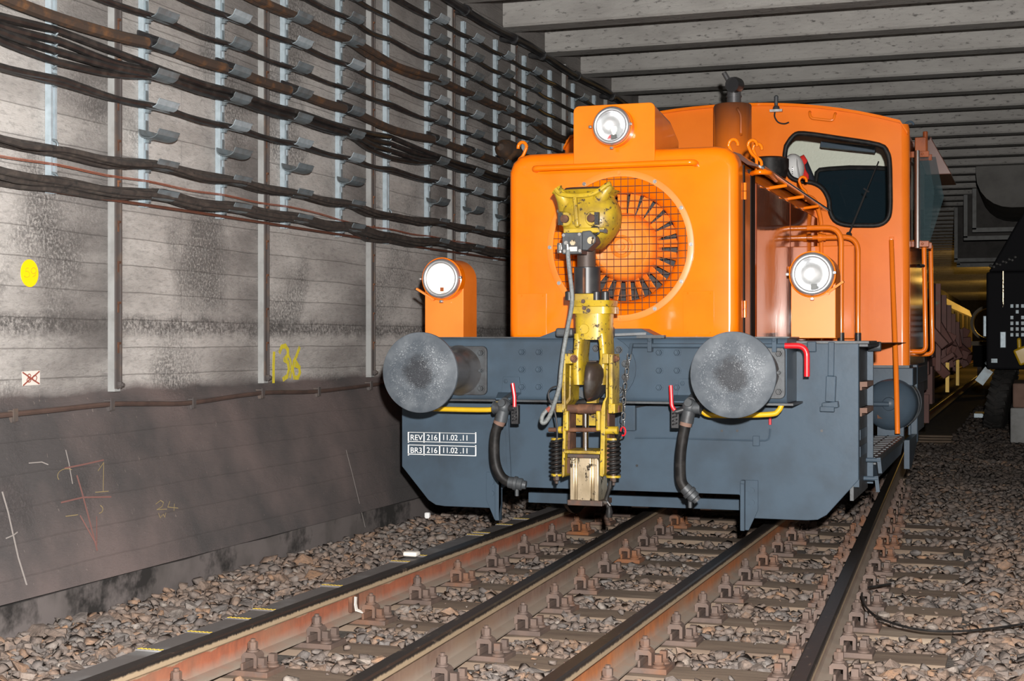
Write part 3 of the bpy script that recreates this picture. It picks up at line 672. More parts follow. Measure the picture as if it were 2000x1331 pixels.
m = MB(); stroke(m, [(149,930),(158,960),(170,1005),(188,1075)], .010); stroke(m, [(118,982),(160,972),(215,971)], .008); stroke(m, [(155,1008),(187,1065),(187,1010)], .007); stroke(m, [(125,915),(160,908),(200,899)], .008); tag(m.build('chalk_arrow', 'chalk_r', smooth=0), 'faded red chalk arrow pointing down on the plinth', 'chalk mark')
m = MB(); stroke(m, [(3,962),(14,1000),(24,1045),(34,1090),(50,1142)], .009); stroke(m, [(10,1052),(24,1046),(32,1040)], .006); tag(m.build('chalk_line', 'chalk_w', smooth=0), 'long white chalk stroke at the left end of the plinth', 'chalk mark')
m = MB(); stroke(m, [(127,880),(133,905),(140,945)], .006); stroke(m, [(55,905),(80,903),(92,908)], .005); tag(m.build('chalk_line', 'chalk_w', smooth=0), 'thin white chalk stroke beside the yellow chalk digit', 'chalk mark')
m = MB(); stroke(m, [(675,880),(688,930),(700,980),(712,1030)], .005); tag(m.build('chalk_line', 'chalk_w', smooth=0), 'white chalk stroke on the plinth near the left buffer', 'chalk mark')
# ================================================================== THE LOCOMOTIVE
XC = -2.31; YP = 8.62; YB = 8.25; YF = 7.63; YH = 8.65; YC = 12.15
loco = thing('locomotive', (XC, 10.5, 0), 'orange shunting locomotive with blue-grey front plate and raised yellow coupler', 'locomotive')
def P(m, name, mt, parent=None, **k): return m.build(name, mt, parent or loco, **k)
def q(u, v, Y, dy=0): p = at(u, v, Y); p.y += dy; return p
# front plate, chamfered below and cut away between the rail guards
hw = 1.41; xl, xr = XC-hw, XC+hw
zt = at(1640, 668, YP).z; zlo = at(1595, 1018, YP).z; zch = at(1676, 938, YP).z; zn = at(1300, 962, YP).z; xn = at(1450, 980, YP).x-XC; xb = at(1597, 1018, YP).x-XC
m = MB(); half = [(hw, zt), (hw, zch)]+[(xb+.05*math.cos(a)-.0, zlo+.0) for a in []]+[(xb+.05, zlo+.035), (xb, zlo+.006), (xb-.06, zlo), (xn+.0, zlo), (xn, zn-.02), (xn-.02, zn)]
poly = [(XC+x, YP, z) for x, z in half]+[(XC-x, YP, z) for x, z in half[::-1]]
m.prism(poly, (0, .03, 0)); plate = P(m, 'front_plate', 'grey', smooth=0, bevel=.004)
m = MB(); m.box((xl+.02, YP-.012, zt-.012), (xr+.06, YP+.45, zt+.006)); P(m, 'deck_edge', 'grey_dark', plate, smooth=0, bevel=.003)
m = MB(); a = at(1190, 968, YP+.45); b = at(1442, 986, YP+.45); m.box((XC-.72, YP+.45, a.z-.065), (XC+.72, YP+.50, a.z)); P(m, 'cross_bar', 'grey', smooth=0, bevel=.004)
# buffer beam
xbr = at(1537, 700, YB).x-XC; z1 = at(1200, 661, YB).z; z0 = at(1200, 784, YB).z
m = MB(); r = .018
m.prism([(XC-xbr, YB+r, z1), (XC-xbr, YP, z1), (XC-xbr, YP, z0), (XC-xbr, YB+r, z0), (XC-xbr, YB+.004, z0+r*.7), (XC-xbr, YB, z0+r*1.4), (XC-xbr, YB, z1-r*1.4), (XC-xbr, YB+.004, z1-r*.7)], (2*xbr, 0, 0))
beam = P(m, 'buffer_beam', 'grey', bevel=.003)
m = MB(); m.box((XC-xbr-.01, YB-.006, z1), (XC+xbr+.015, YP, z1+.008)); P(m, 'beam_cap', 'grey_dark', beam, smooth=0)
m = MB(); m.box((XC-xbr-.02, YB-.006, z0-.012), (XC+xbr+.035, YP, z0)); P(m, 'beam_lip', 'grey_dark', beam, smooth=0)
m = MB(); c = at(1160, 658, YB-.01); m.prism([(c.x-.36, YB-.014, z1-.004), (c.x+.40, YB-.014, z1-.004), (c.x+.28, YB-.014, z1+.055), (c.x-.20, YB-.014, z1+.055)], (0, .2, 0)); P(m, 'coupler_saddle', 'grey', beam, smooth=0, bevel=.004)
bolts = [(u, v) for u in (1020, 1053) for v in (688, 722, 756)]+[(u, v) for u in (1288, 1323) for v in (689, 724, 757)]
for u, v in bolts: m = MB(); m.hexbolt(q(u, v, YB), (0,-1,0), .0175, .022); P(m, 'bolt', 'grey', beam)
# coupler mounting plate on the beam
m = MB(); c = at(1172, 725, YB-.012); m.lathe([(0,.205),(.014,.205),(.018,.198)], (c.x, YB, c.z), (0,-1,0), 8); mp = P(m, 'mounting_plate', 'grey_dark', beam, smooth=0, bevel=.004)
m = MB(); m.lathe([(0,.185),(.010,.185)], (c.x+.03, YB-.016, c.z+.015), (0,-1,0), 28); P(m, 'pivot_ring', 'grey', beam)
for u, v in ((1209,684),(1222,711),(1222,737),(1210,763),(1165,681),(1166,766),(1116,690),(1118,762)): m = MB(); m.hexbolt(q(u, v, YB-.022), (0,-1,0), .018, .024); P(m, 'bolt', 'grey_dark', beam)
# buffers
def buffer(u, v, s):
    c = at(u, v, YF); cx = XC+s*.876; cz = CAMZ-.178
    e = thing('buffer', (cx, YF+.3, cz), None, None, parent=loco); e['label'] = 'round steel buffer with scuffed grey face' if s > 0 else 'round steel buffer with dark worn centre'
    m = MB(); m.lathe([(-.014,.0),(-.0125,.06),(-.0095,.12),(-.004,.18),(-.0005,.215),(.003,.2235),(.006,.225),(.020,.225),(.024,.221),(.032,.19),(.055,.10),(.085,.072)], (cx, YF, cz), (0,1,0), 64, False, False); P(m, 'buffer_disc', 'buffer', e, smooth=30)
    m = MB(); m.lathe([(.05,.082),(.20,.082),(.21,.105),(.50,.108),(.53,.112),(.58,.135),(.605,.15)], (cx, YF, cz), (0,1,0), 36); P(m, 'buffer_stem', 'stem', e)
    m = MB(); h, k = .178, .145; R_ = .03
    pts = []
    for sx, sz, a0 in ((1,1,0),(-1,1,90),(-1,-1,180),(1,-1,270)):
        for i in range(5): a = math.radians(a0+i*22.5); pts.append((cx+sx*(h-R_)+R_*math.cos(a), YB, cz+sz*(k-R_)+R_*math.sin(a)))
    m.prism(pts, (0,-.022,0)); P(m, 'base_plate', 'grey_dark', e, bevel=.004)
    for sx in (-1, 1):
        for z in (-.105, 0, .105): m = MB(); m.hexbolt((cx+sx*.145, YB-.022, cz+z), (0,-1,0), .017 if z else .012, .024); P(m, 'bolt', 'grey_dark', e)
buffer(816, 728, -1); buffer(1428, 733, 1)
# ------------------------------------------------------------------ hood
hx = .712; zb = CAMZ-.02; ztop = at(1260, 290, YH).z; hz = ztop
fc = at(1200.5, 481, YH); fx, fz = XC, fc.z
def hood_loop(inset, y, rad, n=96, top=0):
    x0, x1, za, zb_ = XC-hx+inset, XC+hx-inset, zb, hz-inset+top; out = []
    for i in range(n):
        a = 2*math.pi*i/n; d = (math.cos(a), math.sin(a)); t = 9
        for (lim, k, o) in ((x1, 0, fx), (x0, 0, fx), (zb_, 1, fz), (za, 1, fz)):
            if abs(d[k]) > 1e-6:
                tt = (lim-o)/d[k]
                if tt > 0: t = min(t, tt)
        px, pz = fx+d[0]*t, fz+d[1]*t
        for sx in (x0+rad, x1-rad):                       # round the two top corners
            if pz > zb_-rad and (px-sx)*(1 if sx > XC else -1) > 0:
                ox, oz = sx-fx, zb_-rad-fz; bq = d[0]*ox+d[1]*oz; cq = ox*ox+oz*oz-rad*rad
                dis = bq*bq-cq
                if dis > 0: t = bq+math.sqrt(dis); px, pz = fx+d[0]*t, fz+d[1]*t
        out.append(Vector((px, y, pz)))
    return out
R1 = .425
circ = lambda r, y: [Vector((fx+r*math.cos(2*math.pi*i/96), y, fz+r*math.sin(2*math.pi*i/96))) for i in range(96)]
m = MB(); er = .055; loops = [circ(R1, YH)]
for i in range(6):
    a = math.pi/2*i/5; loops.append(hood_loop(er*(1-math.sin(a)), YH+er*(1-math.cos(a)), .11+er*math.sin(a)*.2))
loops += [hood_loop(0, 8.83, .12), hood_loop(.012, 8.835, .12), hood_loop(.012, YC+.02, .12)]
m.loft(loops, cap=False); hood = P(m, 'hood', 'orange', smooth=30)
# fan: bell mouth, hub, vanes, wire guard
m = MB(); m.lathe([(0,R1),(.02,.405),(.05,.365),(.085,.338),(.12,.328),(.24,.328)], (fx, YH, fz), (0,1,0), 64, False, False); P(m, 'fan_shroud', 'orange', hood)
m = MB(); m.lathe([(0,.33),(.01,.33)], (fx, YH+.30, fz), (0,1,0), 40); P(m, 'radiator_core', 'black', hood, smooth=0)
m = MB(); m.lathe([(.02,.0),(.018,.022),(.028,.024),(.028,.045),(.018,.052),(.022,.062),(.032,.07),(.034,.12),(.028,.15),(.022,.165),(.03,.18),(.06,.197),(.10,.208),(.2,.21)], (fx, YH+.015, fz), (0,1,0), 56, False, False); fan = P(m, 'fan_hub', 'orange_pale', hood)
NB = 24
for i in range(NB):
    a = 2*math.pi*(i+.3)/NB; m = MB(); c, s_ = math.cos(a), math.sin(a)
    def bp(r, t, y): return (fx+r*c-t*s_, YH+y, fz+r*s_+t*c)
    m.loft([[bp(.200,-.020,.150),bp(.200,.016,.115),bp(.200,.019,.119),bp(.200,-.017,.155)],[bp(.326,-.028,.165),bp(.326,.016,.105),bp(.326,.020,.109),bp(.326,-.024,.170)]]); P(m, 'fan_blade', 'orange_pale', hood, smooth=0)
m = MB(); m.lathe([(0,.456),(.008,.456),(.010,.452),(.010,.418),(0,.418)], (fx, YH, fz), (0,-1,0), 72, False, False); P(m, 'fan_ring', 'orange_pale', hood)
for i in range(12):
    a = math.radians(90+30*i); m = MB(); m.lathe([(0,.0125),(.003,.0125),(.003,.009),(.009,.008)], (fx+.438*math.cos(a), YH-.010, fz+.438*math.sin(a)), (0,-1,0), 8); P(m, 'ring_bolt', 'orange_pale' if i in (0, 6) else 'steel', hood)
m = MB(); st = .0437
for i in range(-9, 10):
    d = (i+.2)*st; L = math.sqrt(max(.0, .420**2-d*d))
    if L > .03:
        m.tube([(fx+d, YH-.004, fz-L), (fx+d, YH-.004, fz+L)], .0021, 5); m.tube([(fx-L, YH-.007, fz+d), (fx+L, YH-.007, fz+d)], .0021, 5)
P(m, 'wire_guard', 'rust', hood)
for u0, v0, u1, v1 in ((1010,574,1067,656), (1334,569,1394,655)):
    m = MB(); m.uvbox(u0, v0, u1, v1, YH-.004, YH+.004); cv = P(m, 'cover_plate', 'orange', hood, smooth=0, bevel=.0015)
    for du in (8, -8):
        for dv in (4, -5): m = MB(); m.lathe([(0,.006),(.004,.005)], q((u0 if du > 0 else u1)+du, (v0 if dv > 0 else v1)+dv, YH-.004), (0,-1,0), 8); P(m, 'screw', 'orange', cv)
m = MB(); a, b = at(1042, 329, YH-.06), at(1355, 317, YH-.06); zz = (a.z+b.z)/2
m.tube(fillet([(a.x, YH+.01, zz-.004), (a.x, YH-.06, zz), (b.x, YH-.06, zz), (b.x, YH+.01, zz-.004)], .05), .0185, 12); P(m, 'front_handrail', 'orange', hood, smooth=50)
# lamp box on the hood top
x0, x1 = at(1120, 250, YH-.005).x, at(1279, 250, YH-.005).x; za = at(1200, 320, YH).z; zt2 = at(1200, 204, YH).z
m = MB(); R_ = .035
def boxloop(y, top):
    pts = [Vector((x0, y, za)), Vector((x0, y, top-R_))]
    for i in range(1, 6): a = math.pi-math.pi/2*i/5; pts.append(Vector((x0+R_+R_*math.cos(a), y, top-R_+R_*math.sin(a))))
    for i in range(0, 6): a = math.pi/2-math.pi/2*i/5; pts.append(Vector((x1-R_+R_*math.cos(a), y, top-R_+R_*math.sin(a))))
    pts.append(Vector((x1, y, za))); return pts
m.loft([boxloop(YH-.006, zt2), boxloop(YH+.42, zt2-.045), boxloop(YH+.64, zt2-.13)]); lamp_box = P(m, 'lamp_box', 'orange', hood, smooth=30, bevel=.004)
def headlight(c, r, lit, parent, bulb):
    c = Vector(c); e = MB()
    e.lathe([(.055,r*1.03),(-.012,r*1.03),(-.014,r*.99)], c, (0,1,0), 40, False, False); hl = P(e, 'lamp_housing', 'orange', parent)
    rim = []
    for i in range(13):
        a = math.pi*i/12; rim.append((-.012-.03*math.sin(a), r*.825+r*.15*math.cos(a)))
    e = MB(); e.lathe(rim, c, (0,1,0), 48, False, False); P(e, 'lamp_rim', 'ring', hl)
    if lit:
        e = MB(); e.lathe([(-.018,.0001),(-.017,r*.4),(-.012,r*.68)], c, (0,1,0), 40, False, False); P(e, 'lit_lens', 'lit', hl)
        e = MB(); e.box((c.x-.006, c.y-.024, c.z-r*.62), (c.x+.018, c.y-.019, c.z-r*.42)); P(e, 'bulb_holder', 'copper', hl)
    else:
        e = MB(); e.lathe([(-.012,r*.70),(.0,r*.66),(.02,r*.5),(.032,r*.28),(.036,.0001)], c, (0,1,0), 40, False, False); P(e, 'reflector', 'ring', hl)
        e = MB(); e.lathe([(-.018,.0001),(-.017,r*.4),(-.013,r*.68)], c, (0,1,0), 40, False, False); P(e, 'lens', 'lens', hl)
        if bulb:
            e = MB(); e.lathe([(0,.012),(.012,.013),(.026,.021),(.040,.023),(.052,.018),(.058,.0001)], c+Vector((.008,.004,-.052)), (0,0,1), 16); P(e, 'bulb', 'bulb', hl)
        e = MB(); e.box(c+Vector((-.008,-.006,-r*.66)), c+Vector((.024,.012,-r*.66+.03))); P(e, 'bulb_holder', 'black', hl)
        if bulb: e = MB(); e.prism([c+Vector((-.030,-.004,-.072)), c+Vector((-.008,-.004,-.072)), c+Vector((-.008,-.004,-.05)), c+Vector((-.020,-.004,-.056))], (0,.006,0)); P(e, 'red_tab', 'red', hl, smooth=0)
    for ax, az in ((-1.1,0), (.98,.05), (0,-1.1)):
        e = MB(); e.box((c.x+r*ax-.008, c.y-.03, c.z+r*az-.008), (c.x+r*ax+.010, c.y-.006, c.z+r*az+.008)); e.cyl((c.x+r*ax, c.y-.034, c.z+r*az), (c.x+r*ax, c.y-.028, c.z+r*az), .004, n=6); P(e, 'lamp_clip', 'steel', hl, bevel=.002)
headlight(at(1196, 247, YH-.055), .120, False, lamp_box, True)
# lifting hooks along the hood edges
def hook(p, s, h=.085, r=.0105):
    m = MB(); p = Vector(p); pts = [p+Vector((0,0,-.10)), p+Vector((0,0,-.03)), p+Vector((-.028*s,0,.0)), p+Vector((-.050*s,0,h*.55))]
    for i in range(7): a = math.radians(180-190*i/6); pts.append(p+Vector((s*(-.024+.028*math.cos(a)), 0, h*.6+.034*math.sin(a))))
    m.tube(smooth_path(pts, 3), r, 8); return P(m, 'lifting_hook', 'orange', hood, smooth=60)
hook(at(1013, 305, YH+.10), -1); hook(at(1440, 300, YH+.13), 1)
# side doors, gaps, hinges and the gutter of the hood's right side
xs_ = XC+hx
m = MB(); m.box((xs_-.012, 8.875, zb+.01), (xs_+.002, 9.07, hz-.13)); P(m, 'side_panel', 'orange_dark', hood, smooth=0, bevel=.004)
m = MB(); m.box((xs_-.03, 9.075, zb), (xs_+.006, 9.22, hz-.10)); P(m, 'door_seal', 'hood_seal', hood, smooth=0)
for y0, y1 in ((9.235, 10.62), (10.64, 12.1)):
    m = MB(); ny = 10; nz = 8
    for i in range(ny):
        pass
    m.box((xs_-.015, y0, zb+.01), (xs_+.012, y1, hz-.16)); P(m, 'engine_door', 'door', hood, smooth=0, bevel=.012)
m = MB(); m.box((xs_-.004, 8.836, zb), (xs_+.006, 8.87, hz-.10)); P(m, 'door_seal', 'hood_seal', hood, smooth=0)
for v in (375, 605):
    p = at(1439, v, 8.85); m = MB(); m.cyl((xs_+.008, 8.845, p.z-.048), (xs_+.008, 8.845, p.z), .011); m.cyl((xs_+.008, 8.845, p.z+.004), (xs_+.008, 8.845, p.z+.052), .011); P(m, 'hinge', 'orange', hood)
p = at(1520, 527, 9.8); m = MB(); m.cyl((xs_+.02, 10.6, 1.62), (xs_+.02, 10.6, 1.66), .014); m.cyl((xs_+.02, 10.6, 1.665), (xs_+.02, 10.6, 1.705), .014); P(m, 'hinge', 'orange', hood)
xg = xs_+.10; zg = CAMZ+1.045
m = MB(); m.prism([(xs_-.09, 8.86, hz-.005), (xs_-.02, 8.86, hz-.03), (xs_+.03, 8.86, hz-.075), (xg-.01, 8.86, zg+.005), (xg-.012, 8.86, zg-.008), (xs_+.02, 8.86, hz-.095), (xs_-.04, 8.86, hz-.05)], (0, YC-8.9, 0)); P(m, 'hood_shoulder', 'flap', hood, smooth=40)
m = MB(); m.cyl((xg, 8.95, zg), (xg, YC-.05, zg), .012); P(m, 'gutter_rail', 'chrome', hood)
for u, v, Y in ((1463, 322, 9.12), (1487, 335, 9.30), (1598, 392, 11.3)): hook(Vector((xs_+.03, Y, hz+.0)), 1)
m = MB(); m.tube(fillet([(xs_-.0, 9.1, zg-.02), (xs_+.06, 9.0, zg-.02), (xg+.02, 9.06, zg-.02), (xg-.01, 9.5, zg-.02)], .05), .016, 10); P(m, 'grab_handle', 'orange', hood)
for y in (9.9, 10.7, 11.5): m = MB(); m.cyl((xs_-.02, y, zg-.03), (xg, y, zg-.015), .012); P(m, 'gutter_bracket', 'orange', hood)
# exhaust, intake
ex = at(1431, 250, 11.75); zt3 = at(1431, 205, 11.75).z
m = MB(); m.lathe([(0,.15),(zt3-1.9-.012,.15),(zt3-1.9,.142)], (ex.x, 11.75, 1.9), (0,0,1), 32); stk = P(m, 'exhaust_stack', 'stack')
m = MB(); m.lathe([(-.01,.058),(.11,.056)], (ex.x+.01, 11.75, zt3), (0,0,1), 20); m.lathe([(0,.062),(.012,.062)], (ex.x+.01, 11.75, zt3+.06), (0,0,1), 20); P(m, 'exhaust_pipe', 'stem', stk)
m = MB(); c = at(1435, 166, 11.7); m.lathe([(-.055,.058),(.0,.064),(.055,.058)], c, (.25,1,.1), 20); m.cyl(c+Vector((-.0,.03,-.03)), c+Vector((-.05,.06,.05)), .03); P(m, 'exhaust_cap', 'black', stk)
m = MB(); m.cyl(at(1426, 163, 11.72), at(1414, 142, 11.72), .020); P(m, 'exhaust_flap_arm', 'stem', stk)
m = MB(); a = at(1440, 212, 11.59); b = at(1446, 262, 11.59); m.tube(fillet([a+Vector((0,.03,0)), a, Vector((a.x+.03, a.y, a.z-.05)), Vector((a.x+.03, a.y, b.z)), b+Vector((0,.03,0))], .03), .012, 8); P(m, 'stack_handle', 'stack', stk)
c = at(1503, 322, 11.6); m = MB(); m.lathe([(-.10,.13),(-.02,.15),(.04,.15),(.055,.12)], c, (0,0,1), 24); P(m, 'air_intake', 'rubber', smooth=40)
# ------------------------------------------------------------------ marker lights on posts
def lightpost(s, u, v, u0, u1):
    Yl = YH-.02; c = at(u, v, Yl-.055); xa, xb_ = at(u0, 620, Yl).x, at(u1, 620, Yl).x; cz = c.z
    e = MB(); rad = (xb_-xa)/2; pts = [Vector((xa, Yl, z1-.0)), Vector((xa, Yl, cz))]
    for i in range(1, 12): a = math.pi-math.pi*i/12; pts.append(Vector(((xa+xb_)/2+rad*math.cos(a), Yl, cz+rad*math.sin(a))))
    pts += [Vector((xb_, Yl, cz)), Vector((xb_, Yl, z1))]
    e.prism(pts, (0, .24, 0)); po = P(e, 'light_post', 'orange_pale', smooth=40, bevel=.003)
    po['label'] = 'orange lamp post with lit headlight above the left buffer' if s < 0 else 'orange lamp post with unlit headlight by the hood side'
    headlight(c, .128, s < 0, po, False)
    e = MB()
    if s < 0: a, b = at(846, 584, Yl-.015), at(814, 564, Yl-.03)
    else: a, b = at(1617, 572, Yl-.015), at(1648, 550, Yl-.03)
    e.bar(a, b, .012, .028, (0,1,0)); e.cyl(a+Vector((0,-.012,0)), a+Vector((0,.02,0)), .012); P(e, 'flag_arm', 'orange_pale', po, smooth=0)
lightpost(-1, 864, 545, 830, 905); lightpost(1, 1587, 536, 1545, 1632)
# ------------------------------------------------------------------ cab
cw = 1.435; zcb = at(1740, 714, YC).z; zev = at(1757, 247, YC).z; zap = at(1432, 209, YC).z; CR = .11
def roofz(x): t = (x-XC)/cw; return zap-(zap-zev)*abs(t)**2.2
def cab_outline(y, n=18, cw=1.435):
    pts = [Vector((XC-cw, y, zcb)), Vector((XC-cw, y, zev-.16))]
    top = []
    for i in range(n+1):
        x = XC-cw+.07+(2*cw-.14)*i/n; top.append(Vector((x, y, roofz(x)-.0)))
    pts += [Vector((XC-cw+.012, y, zev-.07))]+top+[Vector((XC+cw-.012, y, zev-.07)), Vector((XC+cw, y, zev-.16)), Vector((XC+cw, y, zcb))]
    return pts
win = [(335,260),(370,212),(420,200),(600,225),(780,255),(820,290),(832,340),(835,450),(835,560),(822,612),(780,640),(700,643),(620,640),(568,618),(545,570),(540,520),(510,465),(460,437),(400,430),(355,410),(332,360),(328,310)]
win = smooth_path([at(1400+x/2.465, 180+y/2.465, YC) for x, y in win+[win[0]]], 3)[:-1]
def pane_with_hole(outer, hole, ext, name, mt, parent):
    bm = bmesh.new(); es = []
    for loop in (outer, hole):
        if not loop: continue
        vs = [bm.verts.new(p) for p in loop]
        es += [bm.edges.new((vs[i], vs[(i+1) % len(vs)])) for i in range(len(vs))]
    bmesh.ops.triangle_fill(bm, use_beauty=True, use_dissolve=False, edges=es)
    r = bmesh.ops.extrude_face_region(bm, geom=list(bm.faces)); bmesh.ops.translate(bm, verts=[g for g in r['geom'] if isinstance(g, bmesh.types.BMVert)], vec=ext)
    bm.verts.index_update(); m = MB(); m.add([v.co[:] for v in bm.verts], [tuple(v.index for v in f.verts) for f in bm.faces]); bm.free()
    return P(m, name, mt, parent, smooth=30)
YR = 13.95
fo = [Vector((XC-cw+.06+(2*cw-.12)*i/20, YC, roofz(XC-cw+.06+(2*cw-.12)*i/20))) for i in range(21)]
cab = pane_with_hole([Vector((XC-cw+.06, YC, zcb))]+fo+[Vector((XC+cw-.06, YC, zcb))], win, (0,.04,0), 'cab_front', 'orange_cab', loco)
# rounded corner and sides with window openings, roof, rear wall
for s in (-1, 1): m = MB(); m.lathe([(0,.0595),(zev-.02-zcb,.0595),(roofz(XC+cw-.06)-zcb,.05)], (XC+s*(cw-.06), YC+.06, zcb), (0,0,1), 28); P(m, 'cab_corner', 'orange_cab', cab)
for s in (-1, 1):
    x = XC+s*cw; sd = [Vector((x, YC+.06, zcb)), Vector((x, YR, zcb)), Vector((x, YR, zev-.1)), Vector((x, YC+.06, zev-.1))]
    zs0, zs1 = CAMZ+.78, CAMZ+1.5
    hole = [Vector((x, YC+.25, zs0)), Vector((x, YR-.5, zs0)), Vector((x, YR-.5, zs1)), Vector((x, YC+.25, zs1))]
    pane_with_hole(sd, hole, (-s*.03,0,0), 'cab_side', 'copper', cab)
    m = MB(); m.box((x-.018, YC+.25, zs0), (x-.012, YR-.5, zs1)); P(m, 'side_window', 'glass_side', cab, smooth=0)
rl = [[(p.x, y, p.z) for p in cab_outline(YC)[2:-2]] for y in (YC-.035, YR+.06)]
m = MB(); n = len(rl[0]); up = [[(x, y, z+.022) for x, y, z in l] for l in rl]
m.loft([rl[0]+up[0][::-1], rl[1]+up[1][::-1]]); P(m, 'cab_roof', 'orange', smooth=50)
zr0, zr1 = CAMZ+.55, CAMZ+1.56
rw = [(1.22,zr0),(1.28,zr0+.06),(1.28,zr1-.12),(1.2,zr1),(.58,zr1+.03),(.46,zr1-.10),(.44,zr0+.1),(.5,zr0)]
hole = smooth_path([Vector((XC+x, YR, z)) for x, z in rw+[rw[0]]], 3)[:-1]
pane_with_hole([Vector((p.x, YR, p.z)) for p in cab_outline(YC)], hole, (0,.04,0), 'cab_rear', 'cream', cab)
m = MB(); m.tube(hole, .022, 8, closed=True); P(m, 'rear_window_seal', 'rubber', cab)
m = MB(); m.prism([p+Vector((0,.02,0)) for p in hole], (0,.006,0)); P(m, 'rear_window', 'glass_rear', cab, smooth=0)
m = MB(); m.box((XC-.55, YC+.3, zcb+.1), (XC-.50, YR, zap-.1)); P(m, 'cab_partition', 'cream_flat', cab, smooth=0)
m = MB(); m.box((XC-cw+.05, YC+.05, zcb), (XC+cw-.05, YR, zcb+.04)); P(m, 'cab_floor', 'grey_dark', cab, smooth=0)
m = MB(); p = at(1660, 289, YC+1.2); m.bar(p+Vector((-.25,0,.04)), p+Vector((.22,0,-.03)), .08, .05); P(m, 'interior_lamp', 'grey', cab, smooth=0)
m = MB(); m.tube([p+Vector((0,-.012,0)) for p in win], .020, 8, closed=True); P(m, 'window_seal', 'rubber', cab, smooth=60)
pane_with_hole([p+Vector((0,.018,0)) for p in win], None, (0,.006,0), 'windscreen', 'glass', cab)
m = MB(); a, b = at(1658, 458, YC-.05), at(1716, 315, YC-.05); mid = a*.42+b*.58
m.bar(a, mid, .014, .016, (0,1,0)); m.bar(mid, b, .007, .012, (0,1,0)); m.cyl(a+Vector((0,-.02,0)), a+Vector((0,.06,0)), .02); m.bar(a+(b-a)*.36+Vector((0,.02,0)), b+Vector((0,.025,0)), .006, .016, (0,1,0)); m.bar(mid+Vector((-.02,0,.03)), mid+Vector((.02,.01,.0)), .012, .02, (0,1,0)); P(m, 'wiper', 'hood_seal', cab, smooth=0)
m = MB(); a, b = at(1581, 218, YC-.05), at(1631, 221, YC-.05); c, d = at(1583, 231, YC-.06), at(1628, 236, YC-.06); m.tube(fillet([a+Vector((0,.06,0)), a, c, d, b, b+Vector((0,.06,0))], .03), .011, 8); P(m, 'roof_handle', 'orange_cab', cab)
m = MB(); p = at(1516, 214, YC-.03); m.lathe([(0,.03),(.02,.026),(.03,.016),(.105,.018),(.115,.01)], p, (0,0,1), 12); ant = P(m, 'antenna', 'grey_dark', cab)
m = MB(); m.box(p+Vector((-.05,-.02,-.02)), p+Vector((.05,.03,.0))); P(m, 'antenna_bracket', 'steel', ant, smooth=0)
m = MB(); m.tube(smooth_path([at(u, v, YC-.012) for u, v in ((1514,217),(1513,228),(1520,239),(1532,242),(1541,239))], 4), .007, 6); P(m, 'antenna_lead', 'black', ant)
m = MB(); m.lathe([(0,.22),(.06,.22),(.07,.2)], (XC+.25, YC+.6, zap-.01), (0,0,1), 24); P(m, 'roof_vent', 'grey_dark', cab)
# grab pole, piping and stays in front of the cab
m = MB(); a, b, c = at(1741, 470, YC-.05), at(1750, 715, 11.75), at(1753, 848, 11.68)
m.tube([a, a*.5+b*.5, b, c], .020, 10); P(m, 'grab_pole', 'orange_cab', cab, smooth=60)
m = MB(); m.uvbox(1737, 463, 1746, 486, YC-.02, YC+.0); m.cyl(at(1741, 470, YC-.06), at(1741, 470, YC), .014); P(m, 'pole_bracket', 'orange_cab', cab, smooth=0, bevel=.003)
for u0, u1, v0, Y in ((1562, 1643, 446, 11.5), (1603, 1676, 464, 11.8)):
    a, b, c = at(u0, v0, Y), at(u1, v0, Y), at(u1, 663, Y)
    m = MB(); m.tube(fillet([(a.x, Y, a.z), (b.x-.0, Y, a.z), (b.x, Y, CAMZ-.0)], .12, 8), .021, 10); m.cyl((a.x-.12, Y, a.z), (a.x, Y, a.z), .018, n=10); m.lathe([(0,.035),(.03,.035),(.03,.028),(.06,.028)], (a.x-.02, Y, a.z), (1,0,0), 8); pp = P(m, 'air_pipe', 'orange_cab', smooth=50)
    m = MB(); m.cyl((b.x, Y, CAMZ-.02), (b.x, Y, CAMZ+.06), .024); P(m, 'pipe_foot', 'black', pp)
m = MB(); xh = xs_+.06; m.tube(fillet([(xh, 11.95, CAMZ), (xh, 11.95, CAMZ+.98), (xh-.05, 11.9, CAMZ+1.13), (xh-.14, 11.85, CAMZ+1.15)], .08), .018, 10); P(m, 'hood_stay', 'orange_cab')
m = MB(); a = at(1644, 480, 11.95); b = at(1674, 662, 11.95); m.box((a.x, 11.93, b.z), (b.x-.02, 11.97, a.z)); m.box((a.x-.22, 11.95, b.z), (a.x, 11.97, a.z)); P(m, 'apron_panel', 'orange_cab', smooth=0, bevel=.006)
# side glass screens, roof flap and grab rails on the cab's right side
X2 = XC+cw
for dy, x_, ang in ((.18, X2+.04, .02), (.42, X2+.05, .12)):
    a = MB(); y = YC+dy; zA, zB = CAMZ+.77, CAMZ+1.50; o = .18
    a.prism([(x_, y, zA), (x_+ang*.6, y, zA), (x_+ang*1.6, y+.02, zA+.40), (x_+ang*.9+.02, y, zB), (x_, y, zB)] if ang > .05 else [(x_, y, zA), (x_+.10, y, zA+.01), (x_+.14, y, zA+.42), (x_+.09, y, zB), (x_, y, zB)], (0,.008,0)); sc = P(a, 'wind_screen', 'glass_side', cab, smooth=0)
    for zz in (zA-.02, zB-.03): a = MB(); a.box((x_-.04, y-.012, zz), (x_+.10, y+.02, zz+.05)); a.lathe([(0,.012),(.01,.01)], (x_+.05, y-.012, zz+.025), (0,-1,0), 8); P(a, 'screen_bracket', 'copper', sc, smooth=0, bevel=.008)
m = MB(); m.tube([(X2+.05, YC+.13, CAMZ+.74), (X2+.05, YC+.13, CAMZ+1.52)], .022, 10); P(m, 'screen_post', 'chrome', cab)
